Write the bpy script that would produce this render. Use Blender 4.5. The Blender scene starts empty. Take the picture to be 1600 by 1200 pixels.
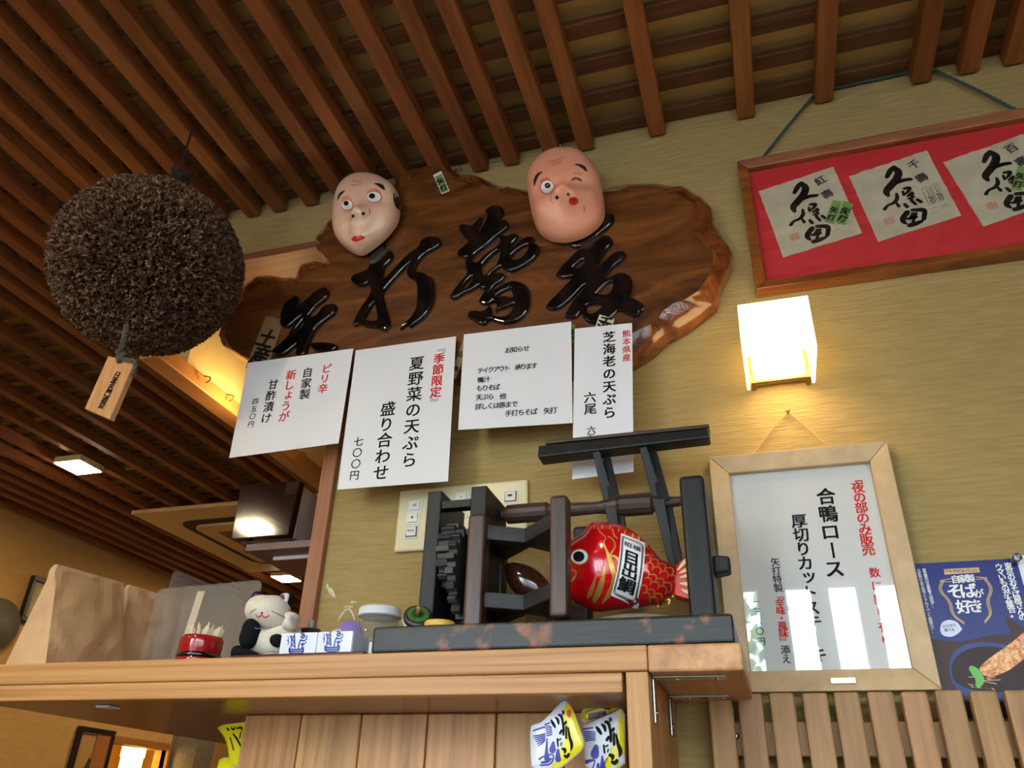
import bpy, bmesh, math, random
from mathutils import Vector, Matrix
random.seed(7)
sc = bpy.context.scene
COL = sc.collection

# ------------------------------------------------------------------ camera
F_PX, YAW, PITCH, ROLL = 1242.79, math.radians(17.8606), math.radians(29.2273), math.radians(1.91037)
CAM = Vector((0.0, -1.22, 1.2))
_fw = Vector((-math.sin(YAW)*math.cos(PITCH), math.cos(YAW)*math.cos(PITCH), math.sin(PITCH)))
_r0 = Vector((math.cos(YAW), math.sin(YAW), 0)); _u0 = _r0.cross(_fw)
RT = math.cos(ROLL)*_r0 + math.sin(ROLL)*_u0
UP = -math.sin(ROLL)*_r0 + math.cos(ROLL)*_u0
FW = _fw
cd = bpy.data.cameras.new('camera'); cam = bpy.data.objects.new('camera', cd); COL.objects.link(cam)
cd.sensor_width = 36; cd.sensor_fit = 'HORIZONTAL'; cd.lens = F_PX*36/1600; cd.clip_start = 0.02; cd.clip_end = 200
cam.matrix_world = Matrix(((RT.x, UP.x, -FW.x, CAM.x), (RT.y, UP.y, -FW.y, CAM.y), (RT.z, UP.z, -FW.z, CAM.z), (0, 0, 0, 1)))
sc.camera = cam
# ------------------------------------------------------------------ world, exposure
w = bpy.data.worlds.new('World'); sc.world = w; w.use_nodes = True
bg = w.node_tree.nodes['Background']; bg.inputs[0].default_value = (0.74, 0.88, 1.0, 1); bg.inputs[1].default_value = 24.0
sc.view_settings.view_transform = 'Standard'; sc.view_settings.look = 'None'; sc.view_settings.gamma = 1
sc.view_settings.use_curve_mapping = False; sc.view_settings.exposure = 0.0
sc.cycles.use_denoising = True
sc.cycles.max_bounces = 10; sc.cycles.sample_clamp_indirect = 6.0
BACK_Y = -2.4
# daylight portal in the window behind the camera (guides the sampling of the sky, gives no light itself)
pl = bpy.data.lights.new('window_daylight', 'AREA'); pl.shape = 'RECTANGLE'; pl.size = 3.4; pl.size_y = 1.5
try: pl.cycles.is_portal = True
except Exception: pass
po = bpy.data.objects.new('window_daylight', pl); COL.objects.link(po); po.location = (0.0, BACK_Y-0.08, 1.45); po.rotation_euler = (math.radians(90), 0, 0)

# ------------------------------------------------------------------ pixel helpers: a pixel is a direction, the plane it meets gives the distance
def ray(x, y): return RT*((x-800)/F_PX) - UP*((y-600)/F_PX) + FW
def P(x, y, Y=0.0):
    d = ray(x, y); return CAM + d*((Y-CAM.y)/d.y)
def PX(x, y, X):
    d = ray(x, y); return CAM + d*((X-CAM.x)/d.x)
def PZ(x, y, Z):
    d = ray(x, y); return CAM + d*((Z-CAM.z)/d.z)
def crop(ox, oy, s): return lambda pts: [(ox+p[0]/s, oy+p[1]/s)+tuple(q/s for q in p[2:]) for p in pts]

# ------------------------------------------------------------------ materials
MATS = {}
def srgb(r, g, b):
    f = lambda c: (c/255/12.92) if c/255 <= .04045 else ((c/255+.055)/1.055)**2.4
    return (f(r), f(g), f(b), 1)
def mat(name, col, rough=.55, metal=0, spec=.5, coat=0, emit=None, estr=0, trans=0, ior=1.45, alpha=1, bump=0, bscale=60, sheen=0):
    if name in MATS: return MATS[name]
    m = bpy.data.materials.new(name); m.use_nodes = True; n = m.node_tree.nodes; l = m.node_tree.links
    b = n['Principled BSDF']; c = col if len(col) == 4 else (*col, 1)
    b.inputs['Base Color'].default_value = c; b.inputs['Roughness'].default_value = rough; b.inputs['Metallic'].default_value = metal
    b.inputs['Specular IOR Level'].default_value = spec; b.inputs['Coat Weight'].default_value = coat; b.inputs['Coat Roughness'].default_value = .08
    b.inputs['Transmission Weight'].default_value = trans; b.inputs['IOR'].default_value = ior; b.inputs['Alpha'].default_value = alpha
    if emit: b.inputs['Emission Color'].default_value = (*emit, 1); b.inputs['Emission Strength'].default_value = estr
    if bump:
        t = n.new('ShaderNodeTexCoord'); z = n.new('ShaderNodeTexNoise'); z.inputs['Scale'].default_value = bscale; z.inputs['Detail'].default_value = 5
        u = n.new('ShaderNodeBump'); u.inputs['Strength'].default_value = bump; u.inputs['Distance'].default_value = .004
        l.new(t.outputs['Object'], z.inputs['Vector']); l.new(z.outputs['Fac'], u.inputs['Height']); l.new(u.outputs['Normal'], b.inputs['Normal'])
    MATS[name] = m; return m
def tex(name, stops, scale=(1, 1, 1), nscale=4, detail=6, rough=.5, spec=.5, coat=0, bump=.15, bdist=.002, rand=0, distort=0, second=None, emit=0, wave=None, rot=(0, 0, 0), nrough=.6):
    """noise-driven colour ramp in object space, stretched by scale; optional per-object variation, optional second blotch layer (colour, scale, lo, hi)"""
    if name in MATS: return MATS[name]
    m = bpy.data.materials.new(name); m.use_nodes = True; n = m.node_tree.nodes; l = m.node_tree.links
    b = n['Principled BSDF']; b.inputs['Roughness'].default_value = rough; b.inputs['Specular IOR Level'].default_value = spec
    b.inputs['Coat Weight'].default_value = coat; b.inputs['Coat Roughness'].default_value = .06
    t = n.new('ShaderNodeTexCoord'); mp = n.new('ShaderNodeMapping'); mp.inputs['Scale'].default_value = scale; mp.inputs['Rotation'].default_value = rot
    l.new(t.outputs['Object'], mp.inputs['Vector']); vec = mp.outputs['Vector']
    oi = n.new('ShaderNodeObjectInfo')
    if rand:
        va = n.new('ShaderNodeVectorMath'); va.operation = 'ADD'; mu = n.new('ShaderNodeMath'); mu.operation = 'MULTIPLY'; mu.inputs[1].default_value = 40
        l.new(oi.outputs['Random'], mu.inputs[0]); l.new(mu.outputs[0], va.inputs[1]); l.new(vec, va.inputs[0]); vec = va.outputs[0]
    if wave:
        z = n.new('ShaderNodeTexWave'); z.wave_type = 'BANDS'; z.bands_direction = wave; z.inputs['Scale'].default_value = nscale
        z.inputs['Distortion'].default_value = distort; z.inputs['Detail'].default_value = 3; z.inputs['Detail Scale'].default_value = 1.2
    else:
        z = n.new('ShaderNodeTexNoise'); z.inputs['Scale'].default_value = nscale; z.inputs['Detail'].default_value = detail; z.inputs['Distortion'].default_value = distort
        z.inputs['Roughness'].default_value = nrough
    l.new(vec, z.inputs['Vector'])
    r = n.new('ShaderNodeValToRGB'); e = r.color_ramp.elements
    while len(e) < len(stops): e.new(.5)
    for i, (p, c) in enumerate(stops): e[i].position = p; e[i].color = c if len(c) == 4 else (*c, 1)
    l.new(z.outputs['Fac'], r.inputs['Fac']); out = r.outputs['Color']
    if second:
        c2, s2, lo, hi = second
        z2 = n.new('ShaderNodeTexNoise'); z2.inputs['Scale'].default_value = s2; z2.inputs['Detail'].default_value = 6; l.new(t.outputs['Object'], z2.inputs['Vector'])
        mr = n.new('ShaderNodeMapRange'); mr.inputs[1].default_value = lo; mr.inputs[2].default_value = hi; l.new(z2.outputs['Fac'], mr.inputs[0])
        mx = n.new('ShaderNodeMix'); mx.data_type = 'RGBA'; mx.inputs['B'].default_value = c2 if len(c2) == 4 else (*c2, 1)
        l.new(mr.outputs[0], mx.inputs['Factor']); l.new(out, mx.inputs['A']); out = mx.outputs['Result']
    if rand:
        hs = n.new('ShaderNodeHueSaturation'); mr = n.new('ShaderNodeMapRange'); mr.inputs[3].default_value = 1-rand; mr.inputs[4].default_value = 1+rand
        l.new(oi.outputs['Random'], mr.inputs[0]); l.new(mr.outputs[0], hs.inputs['Value'])
        mh = n.new('ShaderNodeMapRange'); mh.inputs[3].default_value = .496; mh.inputs[4].default_value = .506; wn = n.new('ShaderNodeTexWhiteNoise'); wn.noise_dimensions = '1D'
        l.new(oi.outputs['Random'], wn.inputs['W']); l.new(wn.outputs['Value'], mh.inputs[0]); l.new(mh.outputs[0], hs.inputs['Hue'])
        l.new(out, hs.inputs['Color']); out = hs.outputs['Color']
    l.new(out, b.inputs['Base Color'])
    if emit: l.new(out, b.inputs['Emission Color']); b.inputs['Emission Strength'].default_value = emit
    if bump:
        u = n.new('ShaderNodeBump'); u.inputs['Strength'].default_value = bump; u.inputs['Distance'].default_value = bdist
        l.new(z.outputs['Fac'], u.inputs['Height']); l.new(u.outputs['Normal'], b.inputs['Normal'])
    MATS[name] = m; return m

# ------------------------------------------------------------------ object helpers (all vertices are given in world metres)
def root_of(o):
    while o.parent: o = o.parent
    return o
def tag(o, label, cat, group=None, kind=None):
    o['label'] = label; o['category'] = cat
    if group: o['group'] = group
    if kind: o['kind'] = kind
    return o
def struct(o): o['kind'] = 'structure'; return o
def thing(name, label, cat, loc, group=None):
    o = bpy.data.objects.new(name, None); o.empty_display_size = .02; COL.objects.link(o); o.location = Vector(loc)
    return tag(o, label, cat, group)
def mk(name, geo, m, parent=None, smooth=False, bevel=0, seg=2, subsurf=0, auto=None):
    vs, fs = geo
    vs = [Vector(v) for v in vs]
    if parent is None:
        lo = Vector([min(v[i] for v in vs) for i in range(3)]); hi = Vector([max(v[i] for v in vs) for i in range(3)])
        org = Vector(((lo.x+hi.x)/2, (lo.y+hi.y)/2, lo.z))
    else: org = root_of(parent).location.copy()
    me = bpy.data.meshes.new(name); me.from_pydata([tuple(v-org) for v in vs], [], fs); me.validate(); me.update()
    b = bmesh.new(); b.from_mesh(me); bmesh.ops.recalc_face_normals(b, faces=b.faces); b.to_mesh(me); b.free()
    if smooth:
        for p in me.polygons: p.use_smooth = True
    o = bpy.data.objects.new(name, me); COL.objects.link(o)
    if parent is None: o.location = org
    else: o.parent = parent
    me.materials.append(m)
    if bevel:
        q = o.modifiers.new('bevel', 'BEVEL'); q.width = bevel; q.segments = seg; q.limit_method = 'ANGLE'; q.angle_limit = math.radians(40); q.harden_normals = False
    if subsurf:
        q = o.modifiers.new('sub', 'SUBSURF'); q.levels = subsurf; q.render_levels = subsurf
    return o
def mkflat(name, geo, m, parent, smooth=False):
    """like mk, but leaves the face winding alone (flat print)"""
    vs, fs = geo; org = root_of(parent).location
    me = bpy.data.meshes.new(name); me.from_pydata([tuple(Vector(v)-org) for v in vs], [], fs); me.update()
    if smooth:
        for p in me.polygons: p.use_smooth = True
    o = bpy.data.objects.new(name, me); COL.objects.link(o); o.parent = parent; me.materials.append(m); return o
def join(*geos):
    V, Fc = [], []
    for vs, fs in geos:
        k = len(V); V += list(vs); Fc += [tuple(i+k for i in f) for f in fs]
    return V, Fc
def box(x0, x1, y0, y1, z0, z1):
    return [(x, y, z) for x in (x0, x1) for y in (y0, y1) for z in (z0, z1)], [(0, 1, 3, 2), (4, 6, 7, 5), (0, 4, 5, 1), (2, 3, 7, 6), (0, 2, 6, 4), (1, 5, 7, 3)]
def hexa(a, b):
    """8-corner block from two quads"""
    return [tuple(v) for v in a]+[tuple(v) for v in b], [(0, 1, 2, 3), (7, 6, 5, 4), (0, 4, 5, 1), (1, 5, 6, 2), (2, 6, 7, 3), (3, 7, 4, 0)]
def bar(p, q, w, h, up=(0, 0, 1), w2=None, h2=None):
    """rectangular bar from p to q; w across, h along up"""
    p, q = Vector(p), Vector(q); d = (q-p).normalized(); u = Vector(up); u = (u-d*u.dot(d)).normalized(); s = d.cross(u)
    w2 = w2 or w; h2 = h2 or h
    f = lambda c, W, H: [c-s*W/2-u*H/2, c+s*W/2-u*H/2, c+s*W/2+u*H/2, c-s*W/2+u*H/2]
    return hexa(f(p, w, h), f(q, w2, h2))
def prism(pts, off):
    """polygon (world points) pushed along off; n-gon caps"""
    off = Vector(off); a = [Vector(p) for p in pts]; n = len(a)
    return [tuple(p) for p in a]+[tuple(p+off) for p in a], [tuple(range(n)), tuple(range(2*n-1, n-1, -1))]+[(i, (i+1) % n, n+(i+1) % n, n+i) for i in range(n)]
def tube(pts, rad, n=8, cap=True):
    pts = [Vector(p) for p in pts]; V, Fc = [], []
    rr = rad if isinstance(rad, (list, tuple)) else [rad]*len(pts)
    prev = None
    for i, p in enumerate(pts):
        d = (pts[min(i+1, len(pts)-1)]-pts[max(i-1, 0)]).normalized()
        a = prev if prev is not None else (Vector((0, 0, 1)) if abs(d.z) < .9 else Vector((1, 0, 0)))
        a = (a-d*a.dot(d)).normalized(); prev = a; b = d.cross(a)
        for k in range(n):
            t = 2*math.pi*k/n; V.append(tuple(p+(a*math.cos(t)+b*math.sin(t))*rr[i]))
    for i in range(len(pts)-1):
        for k in range(n): Fc.append((i*n+k, i*n+(k+1) % n, (i+1)*n+(k+1) % n, (i+1)*n+k))
    if cap: Fc += [tuple(range(n)), tuple(range(len(V)-1, len(V)-n-1, -1))]
    return V, Fc
def lathe(c, prof, n=28, axis=(0, 0, 1)):
    """profile [(radius, height)] about axis through c"""
    c = Vector(c); ax = Vector(axis).normalized(); a = Vector((1, 0, 0)) if abs(ax.x) < .9 else Vector((0, 1, 0)); a = (a-ax*a.dot(ax)).normalized(); b = ax.cross(a)
    V, Fc = [], []
    for r, h in prof:
        for k in range(n):
            t = 2*math.pi*k/n; V.append(tuple(c+ax*h+(a*math.cos(t)+b*math.sin(t))*max(r, 1e-5)))
    for i in range(len(prof)-1):
        for k in range(n): Fc.append((i*n+k, i*n+(k+1) % n, (i+1)*n+(k+1) % n, (i+1)*n+k))
    Fc += [tuple(range(n)), tuple(range(len(V)-1, len(V)-n-1, -1))]
    return V, Fc
def ellipsoid(c, rx, ry, rz, n=24, m=14, R=None):
    V, Fc = [], []
    c = Vector(c); R = R or Matrix.Identity(3)
    for i in range(m+1):
        t = math.pi*i/m
        for k in range(n):
            s = 2*math.pi*k/n; V.append(tuple(c+R@Vector((rx*math.sin(t)*math.cos(s), ry*math.sin(t)*math.sin(s), rz*math.cos(t)))))
    for i in range(m):
        for k in range(n): Fc.append((i*n+k, i*n+(k+1) % n, (i+1)*n+(k+1) % n, (i+1)*n+k))
    return V, Fc
def smooth_loop(pts, it=1):
    for _ in range(it):
        o = []
        for i in range(len(pts)):
            a, b = pts[i], pts[(i+1) % len(pts)]
            o += [tuple(.75*x+.25*y for x, y in zip(a, b)), tuple(.25*x+.75*y for x, y in zip(a, b))]
        pts = o
    return pts
def smooth_line(pts, it=2):
    for _ in range(it):
        o = [pts[0]]
        for a, b in zip(pts, pts[1:]):
            o += [tuple(.75*x+.25*y for x, y in zip(a, b)), tuple(.25*x+.75*y for x, y in zip(a, b))]
        pts = o+[pts[-1]]
    return pts

class Puff:
    """a swollen shape: outline in the x-z plane, depth towards -y (and +y) from a dome plus bumps"""
    def __init__(s, outline, yc, H, pw=.5, bumps=(), flat=0, c=None):
        s.o = [(p[0], p[-1]) for p in outline]; s.y = yc; s.H = H; s.pw = pw; s.b = bumps; s.flat = flat
        s.c = c or (sum(p[0] for p in s.o)/len(s.o), sum(p[1] for p in s.o)/len(s.o))
    def frac(s, x, z):
        cx, cz = s.c; dx, dz = x-cx, z-cz; best = 0
        n = len(s.o)
        for i in range(n):
            a, b = s.o[i], s.o[(i+1) % n]; ex, ez = b[0]-a[0], b[1]-a[1]; ax, az = a[0]-cx, a[1]-cz
            det = dx*ez-dz*ex
            if abs(det) < 1e-14: continue
            t = (ax*ez-az*ex)/det; u = (ax*dz-az*dx)/det
            if t > 0 and -1e-6 <= u <= 1+1e-6: best = max(best, 1/t)
        return min(best, 1)
    def h(s, x, z, f=None):
        if f is None: f = s.frac(x, z)
        d = s.H*max(0, 1-max(0, (f-s.flat)/(1-s.flat))**2)**s.pw
        for bx, bz, rx, rz, a in s.b: d += a*math.exp(-((x-bx)/rx)**2-((z-bz)/rz)**2)*min(1, (1-f)*6)
        return d
    def pt(s, x, z, e=0): return (x, s.y-s.h(x, z)-e, z)
    def mesh(s, rings=14, back=0.5, hollow=False):
        n = len(s.o); V, Fc = [], []
        fr = [math.sin(math.pi/2*i/rings) for i in range(1, rings+1)]
        for side in ([1] if hollow else [1, -1]):
            k0 = len(V); V.append((s.c[0], s.y-side*(s.h(*s.c, 0) if side > 0 else s.H*back), s.c[1]))
            for f in fr:
                for p in s.o:
                    x, z = s.c[0]+f*(p[0]-s.c[0]), s.c[1]+f*(p[1]-s.c[1])
                    d = s.h(x, z, f) if side > 0 else -s.H*back*max(0, 1-f*f)**s.pw
                    V.append((x, s.y-d, z))
            for k in range(n): Fc.append((k0, k0+1+k, k0+1+(k+1) % n))
            for i in range(rings-1):
                for k in range(n):
                    a = k0+1+i*n+k; b = k0+1+i*n+(k+1) % n; Fc.append((a, b, b+n, a+n))
        if hollow:
            k0 = len(V); e = 1+(rings-1)*n
            for p in s.o: V.append((p[0], s.y+.007, p[1]))
            for k in range(n): Fc.append((e+k, e+(k+1) % n, k0+(k+1) % n, k0+k))
        return V, Fc
    def weld(s, g):  # merge the two rims
        return g
    def patch(s, poly, e=.0006, rings=5):
        """polygon of (x,z) laid on the front surface"""
        poly = [(p[0], p[-1]) for p in poly]; n = len(poly); cx = sum(p[0] for p in poly)/n; cz = sum(p[1] for p in poly)/n
        V = [s.pt(cx, cz, e)]; Fc = []
        for i in range(1, rings+1):
            for p in poly: V.append(s.pt(cx+(p[0]-cx)*i/rings, cz+(p[1]-cz)*i/rings, e))
        for k in range(n): Fc.append((0, 1+(k+1) % n, 1+k))
        for i in range(rings-1):
            for k in range(n):
                a = 1+i*n+k; b = 1+i*n+(k+1) % n; Fc.append((a, b, b+n, a+n))
        return V, Fc
    def stroke(s, pts, e=.0006):
        """pts (x,z,width)"""
        vs, fs = ribbon(pts); return [s.pt(v[0], v[1], e) for v in vs], fs
def ell(cx, cz, rx, rz, n=20, rot=0):
    return [(cx+rx*math.cos(t)*math.cos(rot)-rz*math.sin(t)*math.sin(rot), cz+rx*math.cos(t)*math.sin(rot)+rz*math.sin(t)*math.cos(rot)) for t in [2*math.pi*i/n for i in range(n)]]
def ribbon(pts, it=2):
    """variable-width 2D stroke with round ends: pts (x,z,w)"""
    pts = smooth_line([tuple(p) for p in pts], it); V, Fc = [], []
    def caps(p, d, sgn):
        a0 = math.atan2(d[1], d[0])
        return [(p[0]+p[2]/2*math.cos(a0+sgn*t), p[1]+p[2]/2*math.sin(a0+sgn*t)) for t in (math.pi*.5, math.pi*.75, math.pi, math.pi*1.25, math.pi*1.5)]
    n = len(pts)
    for i, p in enumerate(pts):
        a, b = pts[max(0, i-1)], pts[min(n-1, i+1)]; dx, dz = b[0]-a[0], b[1]-a[1]; L = math.hypot(dx, dz) or 1; nx, nz = -dz/L, dx/L
        V += [(p[0]+nx*p[2]/2, p[1]+nz*p[2]/2), (p[0]-nx*p[2]/2, p[1]-nz*p[2]/2)]
        if i: Fc.append((2*i-2, 2*i-1, 2*i+1, 2*i))
    for p, q in ((pts[0], pts[1]), (pts[-1], pts[-2])):
        k = len(V); V += caps(p, (q[0]-p[0], q[1]-p[1]), 1); Fc.append(tuple(range(k, k+5)))
    return V, Fc

# ------------------------------------------------------------------ lettering with the built-in font
GLY = {}
def warm(chars):
    dg = None; obs = []
    for ch in sorted(set(chars)-set(GLY)-set(' 　\n')):
        c = bpy.data.curves.new('g', 'FONT'); c.body = ch; c.size = 1; c.resolution_u = 3; o = bpy.data.objects.new('g', c); COL.objects.link(o); obs.append((ch, o))
    if not obs: return
    dg = bpy.context.evaluated_depsgraph_get(); dg.update()
    for ch, o in obs:
        e = o.evaluated_get(dg); me = e.to_mesh(); GLY[ch] = ([(v.co.x, v.co.y) for v in me.vertices], [tuple(p.vertices) for p in me.polygons]); e.to_mesh_clear()
    for ch, o in obs:
        c = o.data; bpy.data.objects.remove(o); bpy.data.curves.remove(c)
ALLCH = '国ピリ辛自家製新しょうが甘酢漬け四五〇円季節限定夏野菜の天ぷら盛り合わせ七『』お知らせテイクアウト承ります鴨汁もそば他詳くは係まで手打ち矢熊本県産芝海老六尾夜部み販売「」合ロース厚切カットステキ特味・風添え一二三数量品土産日本酒紅千百壽久保田招福目出鯛東京屋さんのウマいものが大集合。好き!ふらから食Wコレクション有門谷名いぶっこサビ換気強弱入灯点消ン家自都内店舗情報地域エリアイベト等、！'
warm(ALLCH)
_v = GLY['国'][0]; GX0, GX1 = min(v[0] for v in _v), max(v[0] for v in _v); GY0, GY1 = min(v[1] for v in _v), max(v[1] for v in _v)
GCX, GCY, GS = (GX0+GX1)/2, (GY0+GY1)/2, .92/(GX1-GX0)
ROT90 = set('ー「」『』'); SMALLV = set('っょッぁ、。')
def glyph2d(ch, cx, cz, size, rot=0, vert=False, weight=.04, shear=0, sx=1):
    """2D triangles of a character centred at (cx,cz) in an em of size; weight thickens the strokes"""
    if ch in ' 　': return [], []
    warm(ch); vs, fs = GLY[ch]; V, Fc = [], []
    sh = [(0, 0)]
    if weight: sh = [(-weight/2, -weight*.3), (weight/2, weight*.3), (-weight/2, weight*.3), (weight/2, -weight*.3)]
    for k, (ox, oz) in enumerate(sh):
        k0 = len(V)
        for x, y in vs:
            a, b = (x-GCX)*GS*sx+ox, (y-GCY)*GS+oz
            if vert and ch in ROT90: a, b = b, -a
            if vert and ch in SMALLV: a += .12; b += .12
            a += shear*b
            V.append((cx+size*(a*math.cos(rot)-b*math.sin(rot)), cz+size*(a*math.sin(rot)+b*math.cos(rot)), k))
        Fc += [tuple(i+k0 for i in f) for f in fs]
    return V, Fc
def run(text, p0, p1, y, size=None, vert=True, rot=0, weight=.04, fn=1.0, shear=0):
    """characters spread evenly from pixel p0 (first centre) to p1 (last centre) on the plane y; returns x-z triangles"""
    a, b = P(*p0, y), P(*p1, y); n = len(text); g = []
    sp = (b-a).length/max(1, n-1)
    for i, ch in enumerate(text):
        c = a.lerp(b, i/max(1, n-1)); g.append(glyph2d(ch, c.x, c.z, (size or sp)*fn, rot, vert, weight, shear))
    return join(*g)
def on_plane(g, y, e=.0004): return [(v[0], y-e-(v[2]*.00003 if len(v) > 2 else 0), v[1]) for v in g[0]], g[1]
def frame_at(pts, y): return [P(*p, y) for p in pts]
# ================================================================== the room
H0 = 1.2
RAF_Z = H0+1.263       # underside of the lower ceiling bars
plaster = tex('plaster', [(.25, srgb(162, 138, 88)), (.5, srgb(178, 153, 100)), (.75, srgb(190, 166, 114))], scale=(3.5, 8, 40), nscale=5, detail=10, rough=.93, spec=.15, bump=.9, bdist=.006, second=(srgb(156, 132, 84), 2.2, .56, .75), nrough=.7)
plaster_left = tex('plaster_ochre', [(.3, srgb(188, 144, 82)), (.7, srgb(198, 154, 92))], scale=(3, 3, 8), nscale=6, rough=.93, spec=.1, bump=.2)
plaster_ceil = tex('plaster_ceiling', [(.3, srgb(204, 172, 106)), (.7, srgb(214, 184, 118))], nscale=5, rough=.95, spec=.1, bump=.15)
rafter_wood = tex('rafter_cedar', [(.25, srgb(106, 60, 28)), (.5, srgb(130, 76, 37)), (.75, srgb(150, 92, 49))], scale=(18, 1.2, 18), nscale=3.2, detail=8, rough=.62, spec=.3, bump=.12, rand=.2)
batten_wood = tex('batten_cedar', [(.25, srgb(74, 44, 24)), (.5, srgb(92, 56, 30)), (.75, srgb(112, 72, 42))], scale=(1.2, 18, 18), nscale=3.2, detail=8, rough=.66, spec=.3, bump=.12, rand=.16)
trim_wood = tex('trim_cedar', [(.25, srgb(128, 80, 50)), (.5, srgb(148, 96, 62)), (.8, srgb(164, 110, 74))], scale=(16, 16, 1), nscale=4, detail=8, rough=.5, bump=.12)
trim_wood_y = tex('trim_cedar_deep', [(.25, srgb(166, 110, 56)), (.5, srgb(186, 128, 70)), (.8, srgb(198, 142, 84))], scale=(16, 1, 16), nscale=4, detail=8, rough=.5, bump=.1)
dark_frame = mat('dark_lacquer', srgb(38, 26, 20), .35)

XL, XR, YF = -3.44, 2.6, 4.5
XH = -1.237            # hanging wall over the kitchen counter, its face towards the camera
struct(mk('floor', box(XL, XR, BACK_Y, YF, -.05, 0), tex('floor_tile', [(.3, srgb(96, 84, 70)), (.7, srgb(120, 106, 90))], nscale=9, rough=.5)))
ceiling = struct(mk('ceiling', box(XL, XR, BACK_Y, YF, RAF_Z+.068, RAF_Z+.12), plaster_ceil))
# lower bars, running away from the camera: underside left edges measured on the ceiling plane
LX = [-.109, -.259, -.334, -.424, -.497, -.587, -.677, -.753, -.834, -.915, -1.001, -1.073, -1.163, -1.238, .069, .217, .391, .473, .548, .632, .716, .8, .95, 1.03, 1.12, 1.27, 1.36, 1.44, 1.6, 1.68, 1.76, 1.92, 2.0, 2.09, 2.24, 2.32, 2.4, 2.49]
LXF = [-1.312, -1.396, -1.469, -1.569, -1.657, -1.734, -1.824, -1.896, -1.977, -2.131, -2.28, -2.434, -2.581, -2.74, -2.88, -3.0, -3.09, -3.18, -3.27, -3.37]
def bars(name, base_geo, m, offs, axis):
    first = mk(name, base_geo, m, ceiling, bevel=.0018, seg=1)
    for k, d in enumerate(offs):
        o = first if k == 0 else first.copy()
        if k: COL.objects.link(o)
        l = [0, 0, 0]; l[axis] = d; o.location = l
bars('rafter', box(0, .034, BACK_Y, -.006, RAF_Z, RAF_Z+.037), rafter_wood, LX, 0)
bars('rafter', box(0, .034, BACK_Y, YF, RAF_Z, RAF_Z+.037), rafter_wood, LXF, 0)
b0 = [-.036-.0815*k for k in range(29)]
bars('batten', box(XL, XR, 0, .034, RAF_Z+.0372, RAF_Z+.053), batten_wood, b0, 1)
b1 = [.045+.0815*k for k in range(54)]
bars('batten', box(XL, XH-.04, 0, .034, RAF_Z+.0372, RAF_Z+.053), batten_wood, b1, 1)

JX = -.757             # left face of the jamb
struct(mk('wall_front', join(box(-.73, XR, 0, .09, 0, RAF_Z+.068), box(XH-.038, -.73, 0, .09, H0+1.143, RAF_Z+.068)), plaster))
struct(mk('trim_1', box(JX, -.7285, -.014, .1, 0, H0+1.127), trim_wood, bevel=.002))
struct(mk('trim_2', box(XH-.02, -.7285, -.012, .1, H0+1.1272, H0+1.146), tex('lintel_cedar', [(.25, srgb(112, 62, 40)), (.75, srgb(140, 84, 54))], scale=(1, 14, 14), nscale=4, rough=.5), bevel=.002))
# hanging wall with a trim beam and cup hooks
struct(mk('wall_partition', box(XH-.038, XH, .1, YF, H0+.94, RAF_Z+.068), tex('plaster_kitchen', [(.3, srgb(220, 196, 140)), (.7, srgb(228, 206, 152))], nscale=6, rough=.9, spec=.1, bump=.1)))
tb = struct(mk('trim_3', box(XH-.044, XH+.008, -.0, YF, H0+.902, H0+.94), trim_wood_y, bevel=.002))
brass = mat('brass_hook', srgb(150, 120, 70), .35, metal=1)
for hx, hy in ((316, 600), (352, 632), (468, 718)):
    c = PX(hx, hy, XH+.01); c.z = H0+.925
    pts = [c+Vector((0, 0, .012)), c+Vector((.012, 0, .008))]+[c+Vector((.012+.008*math.sin(t), 0, -.0+.008*math.cos(t))) for t in (0, .7, 1.4, 2.1, 2.8, 3.5)]
    mk('hook', tube(pts, .0018, 6), brass, tb, smooth=True)
struct(mk('wall_kitchen', join(box(XH, XR, 1.8, 1.88, 0, RAF_Z+.068), box(XH-.038, XH, 1.88, YF+.08, 0, H0+.9018)), plaster))
struct(mk('wall_far', box(XL, XH-.044, YF, YF+.08, 0, RAF_Z+.068), plaster_left))
struct(mk('wall_right', box(XR, XR+.08, BACK_Y, 1.88, 0, RAF_Z+.068), plaster))
# left wall with a lit alcove
n0 = PX(165, 1170, XL); n1 = PX(260, 1172.8, XL); zt = n1.z
ny0, ny1, nz0 = n0.y, n1.y, zt-.75
struct(mk('wall_left', join(box(XL-.08, XL, BACK_Y, ny0, 0, RAF_Z+.068), box(XL-.08, XL, ny1, YF, 0, RAF_Z+.068), box(XL-.08, XL, ny0, ny1, zt, RAF_Z+.068), box(XL-.08, XL, ny0, ny1, 0, nz0)), plaster_left))
alc = struct(mk('window_2', join(box(XL-.42, XL-.4, ny0-.2, ny1+.2, nz0-.1, zt+.15), box(XL-.4, XL-.081, ny0-.2, ny0-.18, nz0-.1, zt+.15), box(XL-.4, XL-.081, ny1+.18, ny1+.2, nz0-.1, zt+.15), box(XL-.4, XL-.081, ny0-.18, ny1+.18, zt+.13, zt+.15), box(XL-.4, XL-.081, ny0-.18, ny1+.18, nz0-.1, nz0-.08)), plaster_left))
fz = PX(266, 1163, XL)
mk('window_frame', join(box(XL-.03, XL+.02, ny0-.1, fz.y, zt, fz.z), box(XL-.03, XL+.02, ny1, fz.y, nz0-.06, zt), box(XL-.03, XL+.02, ny0-.1, ny0, nz0-.06, zt), box(XL-.03, XL+.02, ny0, ny1, nz0-.06, nz0)), tex('alcove_wood', [(.3, srgb(150, 92, 40)), (.7, srgb(172, 110, 54))], scale=(9, 1, 9), nscale=4), alc)
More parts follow.
